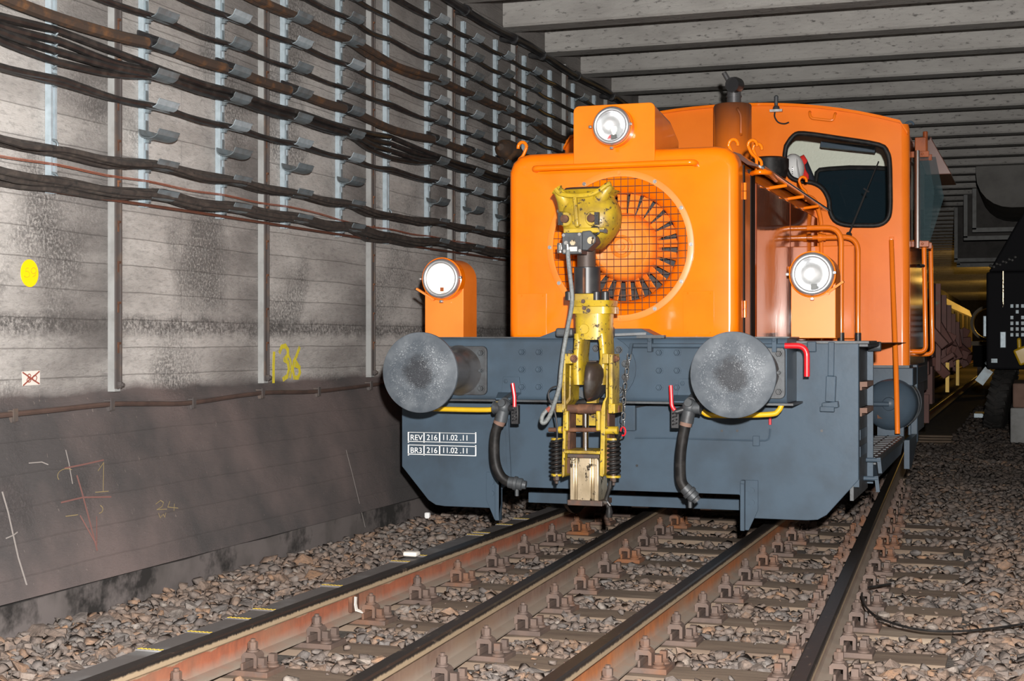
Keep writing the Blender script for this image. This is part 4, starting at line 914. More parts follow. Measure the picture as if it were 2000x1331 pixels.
m = MB(); m.prism([(X2-.02, YC+.5, zev-.06), (X2+.12, YC+.5, zev-.05), (X2+.135, YC+.5, zev-.02), (X2+.145, YC+.5, zev-.05), (X2+.30, YC+.5, zev-.34), (X2+.10, YC+.5, zev-.34)], (0,.9,0)); P(m, 'roof_flap', 'flap', cab, smooth=0, bevel=.006)
m = MB(); m.box((X2+.02, YC+.32, zev-.2), (X2+.11, YC+.4, zev-.05)); m.cyl((X2+.10, YC+.36, zev-.22), (X2+.10, YC+.36, zev+.0), .02); P(m, 'flap_hinge', 'copper', cab, bevel=.006)
m = MB(); p = at(1771, 252, YC+.05); m.tube(smooth_path([p+Vector((-.02,0,.02)), p+Vector((0,0,.05)), p+Vector((.035,0,.055)), p+Vector((.055,0,.03))], 3), .009, 8); P(m, 'gutter_hook', 'grey', cab)
for dy, ztp, zbt in ((.35, .80, -.09), (1.25, .85, -.12)):
    m = MB(); y = YC+dy; m.tube(fillet([(X2-.0, y, CAMZ+ztp), (X2+.09, y, CAMZ+ztp), (X2+.105, y, CAMZ+zbt), (X2-.0, y, CAMZ+zbt)], .07), .020, 10); P(m, 'side_grab_rail', 'orange_cab', cab, smooth=50)
m = MB(); m.lathe([(-.012,.05),(0,.06),(.012,.05)], (X2+.05, YC+.2, CAMZ+.60), (0,0,1), 20); P(m, 'mirror_ring', 'chrome', cab)
# things hanging in the cab
p = at(1549, 330, YC+.55); hm = thing('safety_helmet', p, 'white safety helmet hung behind the cab windscreen', 'helmet')
m = MB(); m.sphere(p, .112, 24, 12, (.85, 1, 1.15)); m.build('helmet_shell', 'helmet', hm)
m = MB(); m.lathe([(0,.105),(.008,.118),(.014,.105)], p+Vector((.045,0,-.01)), (1,0,.15), 24); m.build('helmet_brim', 'helmet', hm)
m = MB()
for i in range(5): m.sphere(p+Vector((.01,-.108,-.0-.018*i)), .005, 6, 4)
m.build('vent_holes', 'black', hm)
jk = thing('work_jacket', at(1580, 420, YC+.7), 'navy work jacket with red front hung behind the windscreen', 'jacket')
def soft(pts, Y, th, name, mt):
    b = MB(); f = [at(u, v, Y) for u, v in pts]; c = sum(f, Vector())/len(f)
    b.loft([[c+(p-c)*.82+Vector((0,-th,0)) for p in f], [c+(p-c)*.96+Vector((0,-th*.7,0)) for p in f], f, [c+(p-c)*.96+Vector((0,th,0)) for p in f]]); return b.build(name, mt, jk, smooth=60)
soft([(1563,318),(1566,305),(1576,312),(1590,345),(1600,380),(1597,440),(1545,440),(1552,365),(1560,340)], YC+.7, .06, 'jacket_body', 'jblue')
soft([(1562,306),(1570,302),(1577,313),(1571,318),(1574,332),(1580,342),(1578,440),(1568,440),(1569,350),(1562,326)], YC+.60, .02, 'jacket_front', 'jred')
# ------------------------------------------------------------------ step, tank and underframe on the right side
m = MB(); m.box((xr-.03, YP+.03, zt-.95+.12), (xr-.0, YP+.05, zt)); P(m, 'plate_edge', 'grey', smooth=0)
yS = 9.44; zst = CAMZ-.735
m = MB(); m.box((xr-.05, YP+.02, zst-.18), (xr-.03, yS, zt-.01)); sb = P(m, 'step_box', 'grey_dark', smooth=0)
m = MB(); m.box((xr-.05, yS-.03, zst-.15), (xr+.005, yS, zt-.01)); P(m, 'step_box_edge', 'grey', sb, smooth=0)
for z in (-.245, -.40): m = MB(); m.prism([(xr-.03, 8.98, CAMZ+z), (xr-.03, yS-.04, CAMZ+z), (xr+.01, yS-.06, CAMZ+z+.0), (xr+.01, 9.0, CAMZ+z)], (0,0,-.03)); m.box((xr-.03, 8.99, CAMZ+z-.05), (xr-.02, yS-.06, CAMZ+z)); P(m, 'foot_tread', 'pale_block', sb, smooth=0)
for z in (-.56, -.66): m = MB(); m.box((xr-.031, 8.98, CAMZ+z-.03), (xr-.027, yS-.05, CAMZ+z+.03)); P(m, 'grip_plate', 'grey', sb, smooth=0)
m = MB(); m.cyl((xr-.02, yS-.1, zt-.03), (xr+.06, yS-.1, zt-.03), .03); m.box((xr-.03, YP+.04, zt-.03), (xr+.05, yS+.02, zt)); P(m, 'deck_bracket', 'grey_dark', sb, bevel=.004)
for y, z in ((9.2, zst-.10), (9.35, zst)):
    m = MB(); m.cyl((xr-.03, y, z), (xr+.055, y, z), .014); m.bar((xr+.045, y, z+.015), (xr+.055, y, z-.08), .022, .022, (0,1,0)); P(m, 'pipe_coupling', 'grey', sb)
m = MB(); m.box((xr-.42, yS, zst-.035), (xr+.02, 11.75, zst)); stp = P(m, 'step_platform', 'grey_dark', smooth=0)
for i in range(12): m = MB(); y = yS+.05+i*.19; m.box((xr-.42, y, zst), (xr+.01, y+.03, zst+.006)); P(m, 'grating_bar', 'grey_dark', stp, smooth=0)
for i in range(5): m = MB(); x = xr-.38+i*.09; m.box((x, yS, zst), (x+.012, 11.74, zst+.005)); P(m, 'grating_bar', 'grey_dark', stp, smooth=0)
m = MB(); m.prism([(xr-.3, yS, zst-.035), (xr-.3, 11.75, zst-.035), (xr-.3, 11.5, zst-.12), (xr-.3, yS+.3, zst-.14)], (.31,0,0)); P(m, 'step_support', 'grey', stp, smooth=0)
tcx = at(1737, 792, 11.85); tz = tcx.z; tx = xr-.36+.1
tx = tcx.x
m = MB(); m.lathe([(0,.03),(.01,.08),(.035,.14),(.08,.185),(.13,.20),(.62,.20),(.67,.185),(.71,.14),(.73,.0001)], (tx, 11.82, tz), (0,1,0), 36); tk = P(m, 'air_tank', 'grey', smooth=50)
m = MB(); m.lathe([(-.03,.02),(-.02,.05),(.0,.055),(.03,.05)], (tx, 11.83, tz+.01), (0,1,0), 16); m.cyl((tx-.3, 11.80, tz+.01), (tx, 11.80, tz+.01), .018); P(m, 'tank_flange', 'grey', tk)
m = MB(); a = at(1728, 816, 11.84); m.box((tx-.09, 11.845, tz-.105), (tx+.035, 11.86, tz-.06)); P(m, 'tank_plate', 'rust', tk, smooth=0)
for y in (12.15, 12.4): m = MB(); m.tube([(tx+.203*math.cos(a), y, tz+.203*math.sin(a)) for a in [math.pi*2*i/28 for i in range(28)]], .008, 6, closed=True); P(m, 'tank_strap', 'grey_dark', tk)
m = MB(); m.box((tx-.1, 11.95, zst-.02), (tx+.1, 12.05, tz-.17)); P(m, 'tank_foot', 'grey', tk, smooth=0)
m = MB(); m.box((X2-.80, YC-.02, zcb-.16), (X2+.03, YR, zcb-.02)); m.box((X2-.02, YC+.42, zst-.10), (X2+.035, YC+.55, zcb)); m.box((X2-.05, YC+.55, zst-.05), (X2+.0, YR, zcb)); P(m, 'underframe_side', 'grey', smooth=0, bevel=.006)
m = MB(); m.prism([(X2+.03, 11.75, zst-.03), (X2+.03, 12.7, zst-.03), (X2+.03, 12.7, zst-.08), (X2+.03, 12.0, zst-.25), (X2+.03, 11.75, zst-.25)], (-.04,0,0)); P(m, 'skirt_plate', 'grey', smooth=0)
m = MB(); m.box((XC-cw+.02, YC, zcb-.03), (X2, YR, zcb)); P(m, 'cab_sill', 'grey_dark', smooth=0)
m = MB(); m.box((XC-1.05, YP+.03, .62), (XC+1.05, 13.9, 1.16)); P(m, 'main_frame', 'grey_dark', smooth=0)
m = MB(); m.box((XC-hw, YP+.03, 1.165), (XC+hw, YC+.1, zt-.012)); P(m, 'deck', 'grey_dark', smooth=0)
for y in (10.0, 12.6):
    for s in (-1, 1):
        m = MB(); x = XC+s*.7525; m.lathe([(-.065,.40),(.055,.405),(.062,.43),(.09,.435),(.092,.40),(.10,.34),(.07,.30),(.07,.12),(.12,.1),(.13,.0001)], (x, y, .402), (-s,0,0), 40, True, False); P(m, 'wheel', 'black', smooth=40)  # black wheels: shade under the front plate is put into their colour
    m = MB(); m.cyl((XC-.7, y, .402), (XC+.7, y, .402), .08, n=16); P(m, 'axle', 'brown_iron')
m = MB(); m.box((XC-hw+.02, 13.95, .7), (XC+hw-.02, 15.2, 1.15)); m.box((XC-.75, 14.0, 1.15), (XC+.75, 15.1, 2.1)); P(m, 'rear_deck', 'grey_dark', smooth=0)
# ------------------------------------------------------------------ lettering on the front plate
def letters(txt, u, v, h_px, Y, mt, name, parent, sx=1.0):
    c = bpy.data.curves.new(name, 'FONT'); c.body = txt; c.extrude = .0006; a = at(u, v, Y)
    D = -a.x*ST+a.y*CT; c.size = h_px*D/F/.70
    o = bpy.data.objects.new(name, c); COL.objects.link(o)
    dg = bpy.context.evaluated_depsgraph_get(); me = bpy.data.meshes.new_from_object(o.evaluated_get(dg)); bpy.data.objects.remove(o)
    me.transform(Matrix.Diagonal((sx, 1, 1, 1))); me.transform(Matrix.Rotation(math.pi/2, 4, 'X')); me.materials.clear(); me.materials.append(MT[mt])
    o = bpy.data.objects.new(name, me); link(o, a, parent); return o
for word, v in (('REV', 860), ('BR3', 885)):
    v0, v1 = v-15, v+3; m = MB(); t = 2.2
    m.uvbox(796.5, v0, 930, v0+t, YP-.0016, YP); m.uvbox(796.5, v1, 930, v1+t, YP-.0016, YP)
    for u in (796.5, 827, 857.5, 928): m.uvbox(u, v0, u+t, v1+t, YP-.0016, YP)
    fr = P(m, 'lettering_frame', 'white', plate, smooth=0)
    letters(word, 801, v, 10.8, YP-.0012, 'white', 'lettering', fr, 1.0); letters('216', 833, v, 10.8, YP-.0012, 'white', 'lettering', fr); letters('11.02 .11', 863, v, 10.8, YP-.0012, 'white', 'lettering', fr, .98)
# ------------------------------------------------------------------ fittings on the front plate
for s, uu in ((-1, ((962,922),(985,1018))), (1, ((1450,938),(1478,1036)))):
    xg_ = XC+s*.755; ztp, zbt = at(1460, 938, YP).z, at(1460, 1036, YP).z
    m = MB(); m.box((xg_-.012, YP-.05, zbt+.0), (xg_+.012, YP+.01, ztp)); m.prism([(xg_-.012, YP-.055, zbt-.0), (xg_-.012, YP-.055, ztp-.02), (xg_-.012, YP-.01, ztp), (xg_-.012, YP-.01, zbt+.1)], (.024,0,0))
    m.prism([(xg_-.012 if s > 0 else xg_-.085, YP-.012, ztp), (xg_+.085 if s > 0 else xg_+.012, YP-.012, ztp), (xg_+.085 if s > 0 else xg_+.012, YP-.012, zbt+.12), (xg_+(.03 if s > 0 else .012), YP-.012, zbt), (xg_-(.012 if s > 0 else .03), YP-.012, zbt), (xg_-(.012 if s > 0 else .085), YP-.012, zbt+.12)], (0,.012,0))
    rg = P(m, 'rail_guard', 'grey', smooth=0, bevel=.003)
    for z in (.06, .13): m = MB(); m.lathe([(0,.017),(.006,.017)], (xg_+s*.048, YP-.012, ztp-z), (0,-1,0), 16); P(m, 'bolt', 'grey', rg)
def brake_hose(uv, handle, body, bracket, name, flip):
    Y = YB-.16; pts = smooth_path([q(u, v, Y+.02*i/6) for i, (u, v) in enumerate(uv)], 5)
    m = MB(); m.tube(pts, .030, 14); h = P(m, 'brake_hose', 'rubber', smooth=60)
    u0, v0 = body; c = at(u0, v0, Y)
    m = MB(); m.sphere(c+Vector((0,0,.005)), .042, 16, 10, (1.0,1,1.1)); m.cyl(c, c+Vector((-.055*flip,0,-.0)), .034); m.cyl(c+Vector((-.055*flip,0,0)), c+Vector((-.062*flip,0,0)), .038); m.cyl(c, pts[0]+Vector((0,0,-.01)), .036, .038); m.cyl(c+Vector((0,-.01,.02)), c+Vector((0,-.045,.03)), .022); m.cyl(c+Vector((0,.02,.03)), c+Vector((0,.16,.06)), .03); P(m, 'valve_body', 'grey_dark', h)
    m = MB(); a = at(*bracket, YB-.01); m.prism([(a.x-.05, YB-.012, a.z-.03), (a.x+.07, YB-.012, a.z-.03), (a.x+.06, YB-.012, a.z+.07), (a.x-.04, YB-.012, a.z+.07)], (0,.012,0)); m.prism([(a.x-.07, YB-.012, a.z-.03), (a.x+.07, YB-.012, a.z-.03), (a.x+.05, YB-.14, a.z-.06), (a.x-.04, YB-.14, a.z-.06)], (0,0,.01)); m.hexbolt((a.x-.02, YB-.012, a.z+.045), (0,-1,0), .011, .012); P(m, 'valve_bracket', 'grey', h, bevel=.003)
    m = MB(); hp = [at(u, v, Y-.02) for u, v in handle]; m.tube(fillet(hp, .02), .0115, 10); P(m, 'valve_handle', 'red', h)
    m = MB(); a = hp[-1]; m.box(a+Vector((-.022,.0,-.10)), a+Vector((.022,.035,.01))); m.tube([a+Vector((.012*math.cos(t), .012*math.sin(t), -.09+.08*t/25)) for t in [i*.6 for i in range(42)]], .005, 5); m.cyl(a+Vector((-.05*-flip if False else 0,.01,-.01)), c, .02); P(m, 'handle_catch', 'black', h, bevel=.003)
    e = pts[-1]; d = (pts[-1]-pts[-3]).normalized(); m = MB(); m.lathe([(-.03,.033),(.0,.035),(.003,.041),(.02,.041),(.024,.034),(.05,.036),(.056,.026),(.075,.024)], e, d, 18); m.cyl(e+d*.03+Vector((-.01,0,-.03)), e+d*.03+Vector((-.01,0,-.07)), .012); P(m, 'coupling_end', 'grey_dark', h)
    m = MB(); m.lathe([(0,.034),(.03,.034)], pts[0], (pts[2]-pts[0]), 16); P(m, 'hose_clip', 'pale_block', h)
brake_hose([(978,820),(969,842),(966,870),(968,905),(978,930),(992,941),(1003,944)], [(1001,749),(1005,775),(1005,795)], (984,797), (995,760), 'l', 1)
brake_hose([(1341,822),(1335,850),(1330,885),(1329,920),(1331,940),(1337,952),(1344,960)], [(1310,753),(1312,794),(1318,802)], (1347,797), (1340,765), 'r', -1)
m = MB(); m.bar(at(990, 818, YP-.02), at(995, 935, YP-.02), .022, .012, (0,1,0)); P(m, 'hose_hanger', 'grey', smooth=0)
m = MB(); y = YB-.03; a, b = at(1235, 676, y), at(1533, 675, y); zr_ = (a.z+b.z)/2; m.cyl((a.x, y, zr_), (b.x, y, zr_), .0135); rod = P(m, 'uncoupling_rod', 'grey')
m = MB(); c, d = at(1576, 736, y), at(1533, 675, y); m.tube(fillet([(b.x, y, zr_), (c.x, y, zr_), (c.x, y, c.z)], .07, 8), .0165, 12); P(m, 'rod_handle', 'red', rod, smooth=60)
for u in (1270, 1513): m = MB(); p = at(u, 676, y); m.box((p.x-.012, y-.02, zr_-.035), (p.x+.012, YB, zr_+.04)); m.hexbolt((p.x, y-.02, zr_+.03), (0,-1,0), .009, .01); P(m, 'rod_bearing', 'grey', rod, bevel=.003)
m = MB(); m.uvbox(1243, 655, 1297, 661, YB-.05, YB); P(m, 'beam_bracket', 'grey_dark', smooth=0)
for pts in (((842,799),(952,801),(966,795),(972,784)), ((1372,804),(1395,812),(1500,810),(1520,803),(1527,790))):
    m = MB(); m.tube(smooth_path([at(u, v, YB+.02) for u, v in pts], 5), .0155, 10); P(m, 'shunter_handrail', 'yellow_clean', smooth=60)
m = MB(); m.tube(smooth_path([at(u, v, YP-.012) for u, v in ((1240,856),(1300,856),(1400,859),(1480,861),(1498,860),(1503,852),(1504,838))], 4), .0055, 6); gp = P(m, 'grease_pipe', 'grey', plate)
m = MB(); m.cyl(at(1504,830,YP-.015), at(1504,812,YP-.015), .008); P(m, 'pipe_valve', 'red', gp)
m = MB(); m.uvbox(1470, 852, 1483, 872, YP-.02, YP-.006); P(m, 'pipe_clip', 'grey', gp, bevel=.003)
m = MB(); m.bar(at(1624, 668, YP-.02), at(1623, 735, YP-.02), .034, .02, (0,1,0)); m.bar(at(1624, 735, YP-.03), at(1622, 785, YP-.03), .055, .04, (0,1,0)); m.bar(at(1607, 793, YP-.03), at(1638, 790, YP-.03), .07, .035, (0,0,1)); m.bar(at(1602, 799, YP-.06), at(1630, 800, YP-.06), .03, .03, (0,0,1)); P(m, 'shackle_holder', 'grey', plate, smooth=0, bevel=.004)
m = MB(); m.uvbox(1576, 667, 1594, 688, YP-.03, YP); P(m, 'lamp_socket', 'grey', plate, bevel=.006)
m = MB(); m.uvbox(1500, 665, 1530, 772, YP-.10, YP-.0); P(m, 'beam_gusset', 'grey', smooth=0)
for u, v in ((1410,842),(1440,842),(1244,910),(1605,842),(1312,795)): m = MB(); m.lathe([(0,.008),(.002,.008)], at(u, v, YP-.001), (0,-1,0), 8); P(m, 'plate_hole', 'black', plate, smooth=0)
m = MB(); m.uvbox(1205, 785, 1240, 842, YP-.05, YP); P(m, 'junction_box', 'grey', plate, smooth=0, bevel=.004)
m = MB(); m.tube(smooth_path([at(u, v, YP-.02) for u, v in ((1060,788),(1040,785),(1015,784),(1000,788),(985,790))], 4), .009, 6); P(m, 'control_cable', 'black', plate); m = MB(); m.tube(smooth_path([at(u, v, YP-.02) for u, v in ((1240,796),(1270,791),(1300,789),(1330,792))], 4), .005, 6); P(m, 'control_cable', 'black', plate)
# ------------------------------------------------------------------ the raised coupler
YK = 7.92
cp = thing('coupling', at(1148, 740, YK), None, None, parent=loco); cp['label'] = 'yellow swing-up shunting coupler raised against the hood'
def C(m, name, mt, parent=None, **k): return P(m, name, mt, parent or cp, **k)
def rr(u0, u1, v, Y0, Y1, n=20, e=3.2):          # superellipse slice at image height v
    a, b = at(u0, v, Y0), at(u1, v, Y0); cx, rx = (a.x+b.x)/2, abs(b.x-a.x)/2; cy, ry = (Y0+Y1)/2, (Y1-Y0)/2; out = []
    for i in range(n):
        t = 2*math.pi*i/n; c, s = math.cos(t), math.sin(t)
        out.append(Vector((cx+rx*math.copysign(abs(c)**(2/e), c), cy+ry*math.copysign(abs(s)**(2/e), s), a.z)))
    return out
m = MB(); sl = [(1108,1166,486,7.86,8.02),(1100,1174,474,7.82,8.05),(1094,1186,458,7.80,8.06),(1090,1196,440,7.79,8.07),(1089,1198,420,7.79,8.07),(1090,1197,405,7.80,8.06),(1094,1192,393,7.82,8.05),(1098,1186,383,7.83,8.05),(1092,1190,376,7.80,8.06),(1086,1194,371,7.78,8.07)]
m.loft([rr(a, b, v, y0, y1, 28) for a, b, v, y0, y1 in sl]); head = C(m, 'coupler_head', 'yellow', smooth=60)
def horn(path, rads, name, sq=.5):
    b = MB(); pts = smooth_path([at(u, v, Y) for u, v, Y in path], 4); k = len(pts)
    rs = [rads[min(int(i/(k-1)*(len(rads)-1)), len(rads)-2)]*(1-(i/(k-1)*(len(rads)-1)) % 1)+rads[min(int(i/(k-1)*(len(rads)-1))+1, len(rads)-1)]*((i/(k-1)*(len(rads)-1)) % 1) for i in range(k)]
    b.tube(pts, rs, 14); return C(b, name, 'yellow', head, smooth=60)
horn([(1158,412,7.90),(1170,392,7.86),(1182,374,7.84),(1193,361,7.84)], [.055,.046,.034,.018], 'horn')
horn([(1108,412,7.90),(1103,394,7.86),(1096,381,7.84),(1088,371,7.84)], [.05,.044,.036,.026], 'horn')
m = MB(); m.tube(smooth_path([at(u, v, 7.80) for u, v in ((1085,369),(1093,378),(1110,382),(1135,382),(1155,379),(1170,372),(1184,362),(1193,358))], 4), .013, 8); C(m, 'throat_rim', 'yellow', head)
m = MB(); m.loft([rr(1092,1188,370,7.80,8.05,24), rr(1098,1180,366.5,7.84,8.02,24)]); C(m, 'throat', 'rust', head)
m = MB(); m.sphere(at(1190,408,7.95), .10, 18, 12, (.30,.9,1.40)); C(m, 'head_flank', 'yellow', head)
m = MB(); m.bar(at(1123, 385, 7.80), at(1128, 444, 7.782), .022, .03, (0,1,0)); C(m, 'rib', 'yellow', head, bevel=.006)
for u, v, du in ((1104,428,-9), (1156,427,10)):
    c = at(u, v, 7.785); m = MB(); m.lathe([(0,.042),(.012,.042),(.02,.036)], c+Vector((0,.02,0)), (0,-1,0), 24); bs = C(m, 'pin_boss', 'yellow', head)
    m = MB(); m.lathe([(0,.0225),(.022,.0225),(.025,.018)], c, (0,-1,0), 20); C(m, 'pin', 'rust', head)
    k = at(u+du, v, 7.775); m = MB(); m.box(k+Vector((-.012,-.012,-.034)), k+Vector((.012,.012,.034))); m.lathe([(0,.009),(.008,.009)], k+Vector((0,-.012,.022)), (0,-1,0), 8); m.lathe([(0,.009),(.008,.009)], k+Vector((0,-.012,-.022)), (0,-1,0), 8); C(m, 'pin_keeper', 'black', head)
m = MB(); m.tube([at(1162, 451, 7.785)+Vector((.026*math.cos(t), 0, .020*math.sin(t))) for t in [2*math.pi*i/18 for i in range(18)]], .007, 8, closed=True); C(m, 'lock_ring', 'black', head)
m = MB(); m.cyl(at(1172, 451, 7.78), at(1186, 452, 7.77), .008); m.lathe([(0,.013),(.016,.013)], at(1180, 451.5, 7.775), (1,0,0), 6); C(m, 'grease_nipple', 'steel', head)
m = MB(); m.uvbox(1100, 446, 1180, 454, 7.775, 7.83); C(m, 'ledge', 'yellow', head, smooth=0, bevel=.006)
# valve block
m = MB(); m.uvbox(1098, 455, 1136, 496, 7.73, 7.84); vb = C(m, 'valve_block', 'grey_dark', smooth=0, bevel=.004)
m = MB(); a = at(1136, 452, 7.75); b = at(1163, 490, 7.75); m.prism([(a.x, 7.75, b.z+.005), (a.x, 7.75, a.z), (a.x+.045, 7.75, a.z+.004), (b.x, 7.75, a.z-.03), (b.x, 7.75, b.z+.045), (a.x+.03, 7.75, b.z+.002)], (0,.11,0)); C(m, 'valve_arm', 'grey_dark', vb, smooth=0, bevel=.006)
for u, v in ((1101,460),(1132,458),(1103,491),(1133,490)): m = MB(); m.lathe([(0,.009),(.006,.009),(.006,.005)], at(u, v, 7.73), (0,-1,0), 10); C(m, 'screw', 'steel', vb)
m = MB(); m.lathe([(0,.016),(.012,.016)], at(1119.5, 474.5, 7.73), (0,-1,0), 6); m.lathe([(0,.02),(.008,.02)], at(1154.5, 470, 7.748), (0,-1,0), 14); C(m, 'brass_plug', 'alu', vb)
m = MB(); m.uvbox(1110, 482.5, 1127, 491, 7.7285, 7.73); C(m, 'maker_label', 'paper', vb, smooth=0)
m = MB(); m.uvbox(1090, 477, 1098, 490, 7.75, 7.80); m.cyl(at(1094, 495, 7.77), at(1094, 475, 7.77), .018, n=8); C(m, 'side_connector', 'steel', vb, bevel=.004)
m = MB(); m.lathe([(0,.012),(.01,.012)], at(1106.5, 475, 7.73), (0,-1,0), 10); m.cyl(at(1108, 478, 7.72), at(1109, 492, 7.72), .010, n=8); C(m, 'hose_fitting', 'steel', vb)
hp = smooth_path([at(u, v, Y) for u, v, Y in ((1109,488,7.72),(1110,505,7.72),(1113,535,7.74),(1117,570,7.76),(1117,595,7.76),(1112,625,7.78),(1106,655,7.8),(1100,690,7.8),(1096,725,7.78),(1093,755,7.78),(1084,785,7.80),(1074,812,7.82),(1064,826,7.82),(1058,824,7.82),(1060,812,7.83),(1068,802,7.84),(1078,794,7.85))], 4)
m = MB(); m.tube(hp, .0125, 9); hs = C(m, 'braided_hose', 'braid', smooth=60)
m = MB(); m.lathe([(0,.015),(.025,.015)], at(1068.5, 803, 7.838), (hp[-1]-hp[-4]), 10); C(m, 'hose_band', 'ink', hs)
# mast of the coupler
def vcyl(u0, u1, v0, v1, Y, name, mt, n=28, parent=None):
    a, b = at(u0, v1, Y), at(u1, v0, Y); m = MB(); r = (b.x-a.x)/2; m.lathe([(0,r),(b.z-a.z,r)], ((a.x+b.x)/2, Y, a.z), (0,0,1), n); return C(m, name, mt, parent, bevel=.003)
vcyl(1128, 1163, 486, 526, 7.95, 'shank', 'brown_iron'); col = vcyl(1122, 1172, 522, 575, 7.95, 'collar', 'black')
m = MB(); m.uvbox(1138, 524, 1142, 573, 7.858, 7.89); C(m, 'collar_key', 'rust', col, smooth=0)
m = MB(); m.loft([rr(1107,1189,613,7.82,8.08,24,6), rr(1107,1189,600,7.82,8.08,24,6), rr(1109,1187,598,7.83,8.07,24,6), rr(1108,1188,587,7.82,8.08,24,6)]); fl_ = C(m, 'flange_block', 'yellow', smooth=40)
m = MB(); m.uvbox(1122, 574, 1160, 588, 7.86, 8.04); C(m, 'flange_neck', 'yellow', fl_, smooth=0, bevel=.004)
for u in (1112, 1165, 1182): m = MB(); c = at(u, 587, 7.88); m.lathe([(0,.024),(.045,.024),(.05,.02)], c, (0,0,1), 14); C(m, 'flange_bolt', 'black', fl_)
for u, v in ((1139,589),(1141,602),(1149,607)): m = MB(); m.lathe([(0,.012),(.006,.011)], at(u, v, 7.818), (0,-1,0), 12); C(m, 'plug', 'brown_iron', fl_)
m = MB(); m.loft([rr(1118,1182,664,7.83,8.05,24), rr(1117,1183,640,7.83,8.06,24), rr(1116,1184,613,7.83,8.06,24)]); C(m, 'yoke', 'yellow', smooth=50)
for us, nm in ((((1117,1140),(1117,1137),(1116,1134),(1114,1136),(1115,1137)), 'fork_leg'), (((1161,1183),(1166,1184),(1168,1186),(1162,1185),(1160,1183)), 'fork_leg')):
    m = MB(); m.loft([rr(a, b, v, 7.84, 8.04, 18) for (a, b), v in zip(us, (652, 670, 700, 725, 752))]); C(m, nm, 'yellow', smooth=60)
c = at(1141.5, 643, 7.832); m = MB(); m.lathe([(0,.028),(.008,.026)], c, (0,-1,0), 20); C(m, 'cast_boss', 'yellow')
# draw hook
m = MB(); lo_ = []
for v, a, b, y0, y1 in ((783,1143,1152,7.80,7.95),(776,1137,1157,7.76,8.02),(765,1133,1161,7.73,8.06),(750,1131,1164,7.71,8.10),(735,1131,1166,7.70,8.14),(722,1132,1167,7.71,8.16),(713,1135,1165,7.74,8.17),(708,1140,1160,7.80,8.16)): lo_.append(rr(a, b, v, y0, y1, 24, 2.3))
m.loft(lo_); C(m, 'draw_hook', 'hook', smooth=60)
m = MB(); m.box(at(1135, 745, 8.1), at(1165, 705, 8.1)+Vector((0,.2,0))); C(m, 'hook_shank', 'hook', smooth=0)
# linkage plates
def plate(u0, v0, u1, v1, Y0, Y1, name='link_plate', mt='yellow', parent=None, bev=.004): m = MB(); m.uvbox(u0, v0, u1, v1, Y0, Y1); return C(m, name, mt, parent, smooth=0, bevel=bev)
for s in (0, 1):
    if not s:
        plate(1097,692,1104,800,7.80,7.95); plate(1103,691,1117,711,7.80,7.92,'link_block'); plate(1086,789,1101,806,7.79,7.95,'link_foot')
        pl2 = [(1112,714),(1115,714),(1114,782),(1106,792),(1102,930),(1098,934),(1097,928),(1100,800),(1105,784),(1110,776)]
    else:
        plate(1189,692,1196,796,7.80,7.95); plate(1176,691,1188,711,7.80,7.92,'link_block'); plate(1188,789,1201,808,7.79,7.95,'link_foot')
        pl2 = [(1183,714),(1187,714),(1186,776),(1182,786),(1180,926),(1177,932),(1171,930),(1174,800),(1178,784),(1183,776)]
    m = MB(); m.prism([at(u, v, 7.82) for u, v in pl2], (0,.17,0)); sd = C(m, 'side_plate', 'yellow', smooth=0, bevel=.003)
    m = MB(); m.uvbox(1103 if not s else 1180, 800, 1113 if not s else 1190, 925, 7.87, 7.99); C(m, 'side_plate_flange', 'rust', sd, smooth=0)
    u = 1121 if not s else 1200; m = MB(); m.hexbolt(at(u, 701, 7.80), (0,-1,0) if not s else (1,0,0), .017, .02); C(m, 'link_bolt', 'rust')
m = MB(); m.cyl(at(1107,799,7.86), at(1176,799,7.86), .024, n=18); m.cyl(at(1130,799,7.86), at(1160,799,7.86), .027, n=18); C(m, 'cross_pin', 'rust')
for u in (1091, 1204): m = MB(); m.lathe([(-.02,.022),(.02,.022)], at(u, 799, 7.87), (1,0,0), 6); C(m, 'pin_nut', 'rust')
m = MB(); m.cyl(at(1072,840,7.85), at(1176,840,7.85), .0125, n=12); C(m, 'lower_rod', 'rust')
m = MB(); m.cyl(at(1180,841,7.85), at(1207,841,7.85), .022, n=16); C(m, 'rod_end', 'yellow'); m = MB(); m.cyl(at(1092,840,7.85), at(1098,840,7.85), .02, n=14); C(m, 'rod_end', 'yellow')
for u in (1107, 1169): m = MB(); c0, c1 = at(u, 803, 7.81), at(u, 842, 7.81); m.bar(c0, c1, .022, .03, (0,1,0)); C(m, 'clevis', 'yellow', smooth=0, bevel=.006)
m = MB(); m.uvbox(1124, 803, 1167, 832, 8.02, 8.1); C(m, 'back_plate', 'yellow', smooth=0); m = MB(); m.cyl(at(1125,787,8.05), at(1180,784,8.05), .02, n=12); C(m, 'return_spring', 'rubber')
m = MB(); m.uvbox(1146, 778, 1165, 788, 7.98, 8.05); C(m, 'stop_block', 'yellow', smooth=0)
vcyl(1138, 1150, 806, 880, 7.92, 'piston_rod', 'chrome', 20)
m = MB(); m.uvbox(1101, 880, 1172, 888, 7.80, 8.03); C(m, 'cylinder_cap', 'yellow', smooth=0, bevel=.004)
m = MB(); m.uvbox(1108, 887, 1170, 896, 7.81, 8.01); C(m, 'cylinder_head', 'brown_iron', smooth=0, bevel=.003)
a, b = at(1112, 978, 7.81), at(1168, 896, 7.81); w_ = b.x-a.x; m = MB()
pr = [(0,0),(.16,-.0),(.18,.012),(.24,.012),(.26,-.004),(.74,-.004),(.76,.012),(.82,.012),(.84,0),(1,0),(1,.18),(0,.18)]
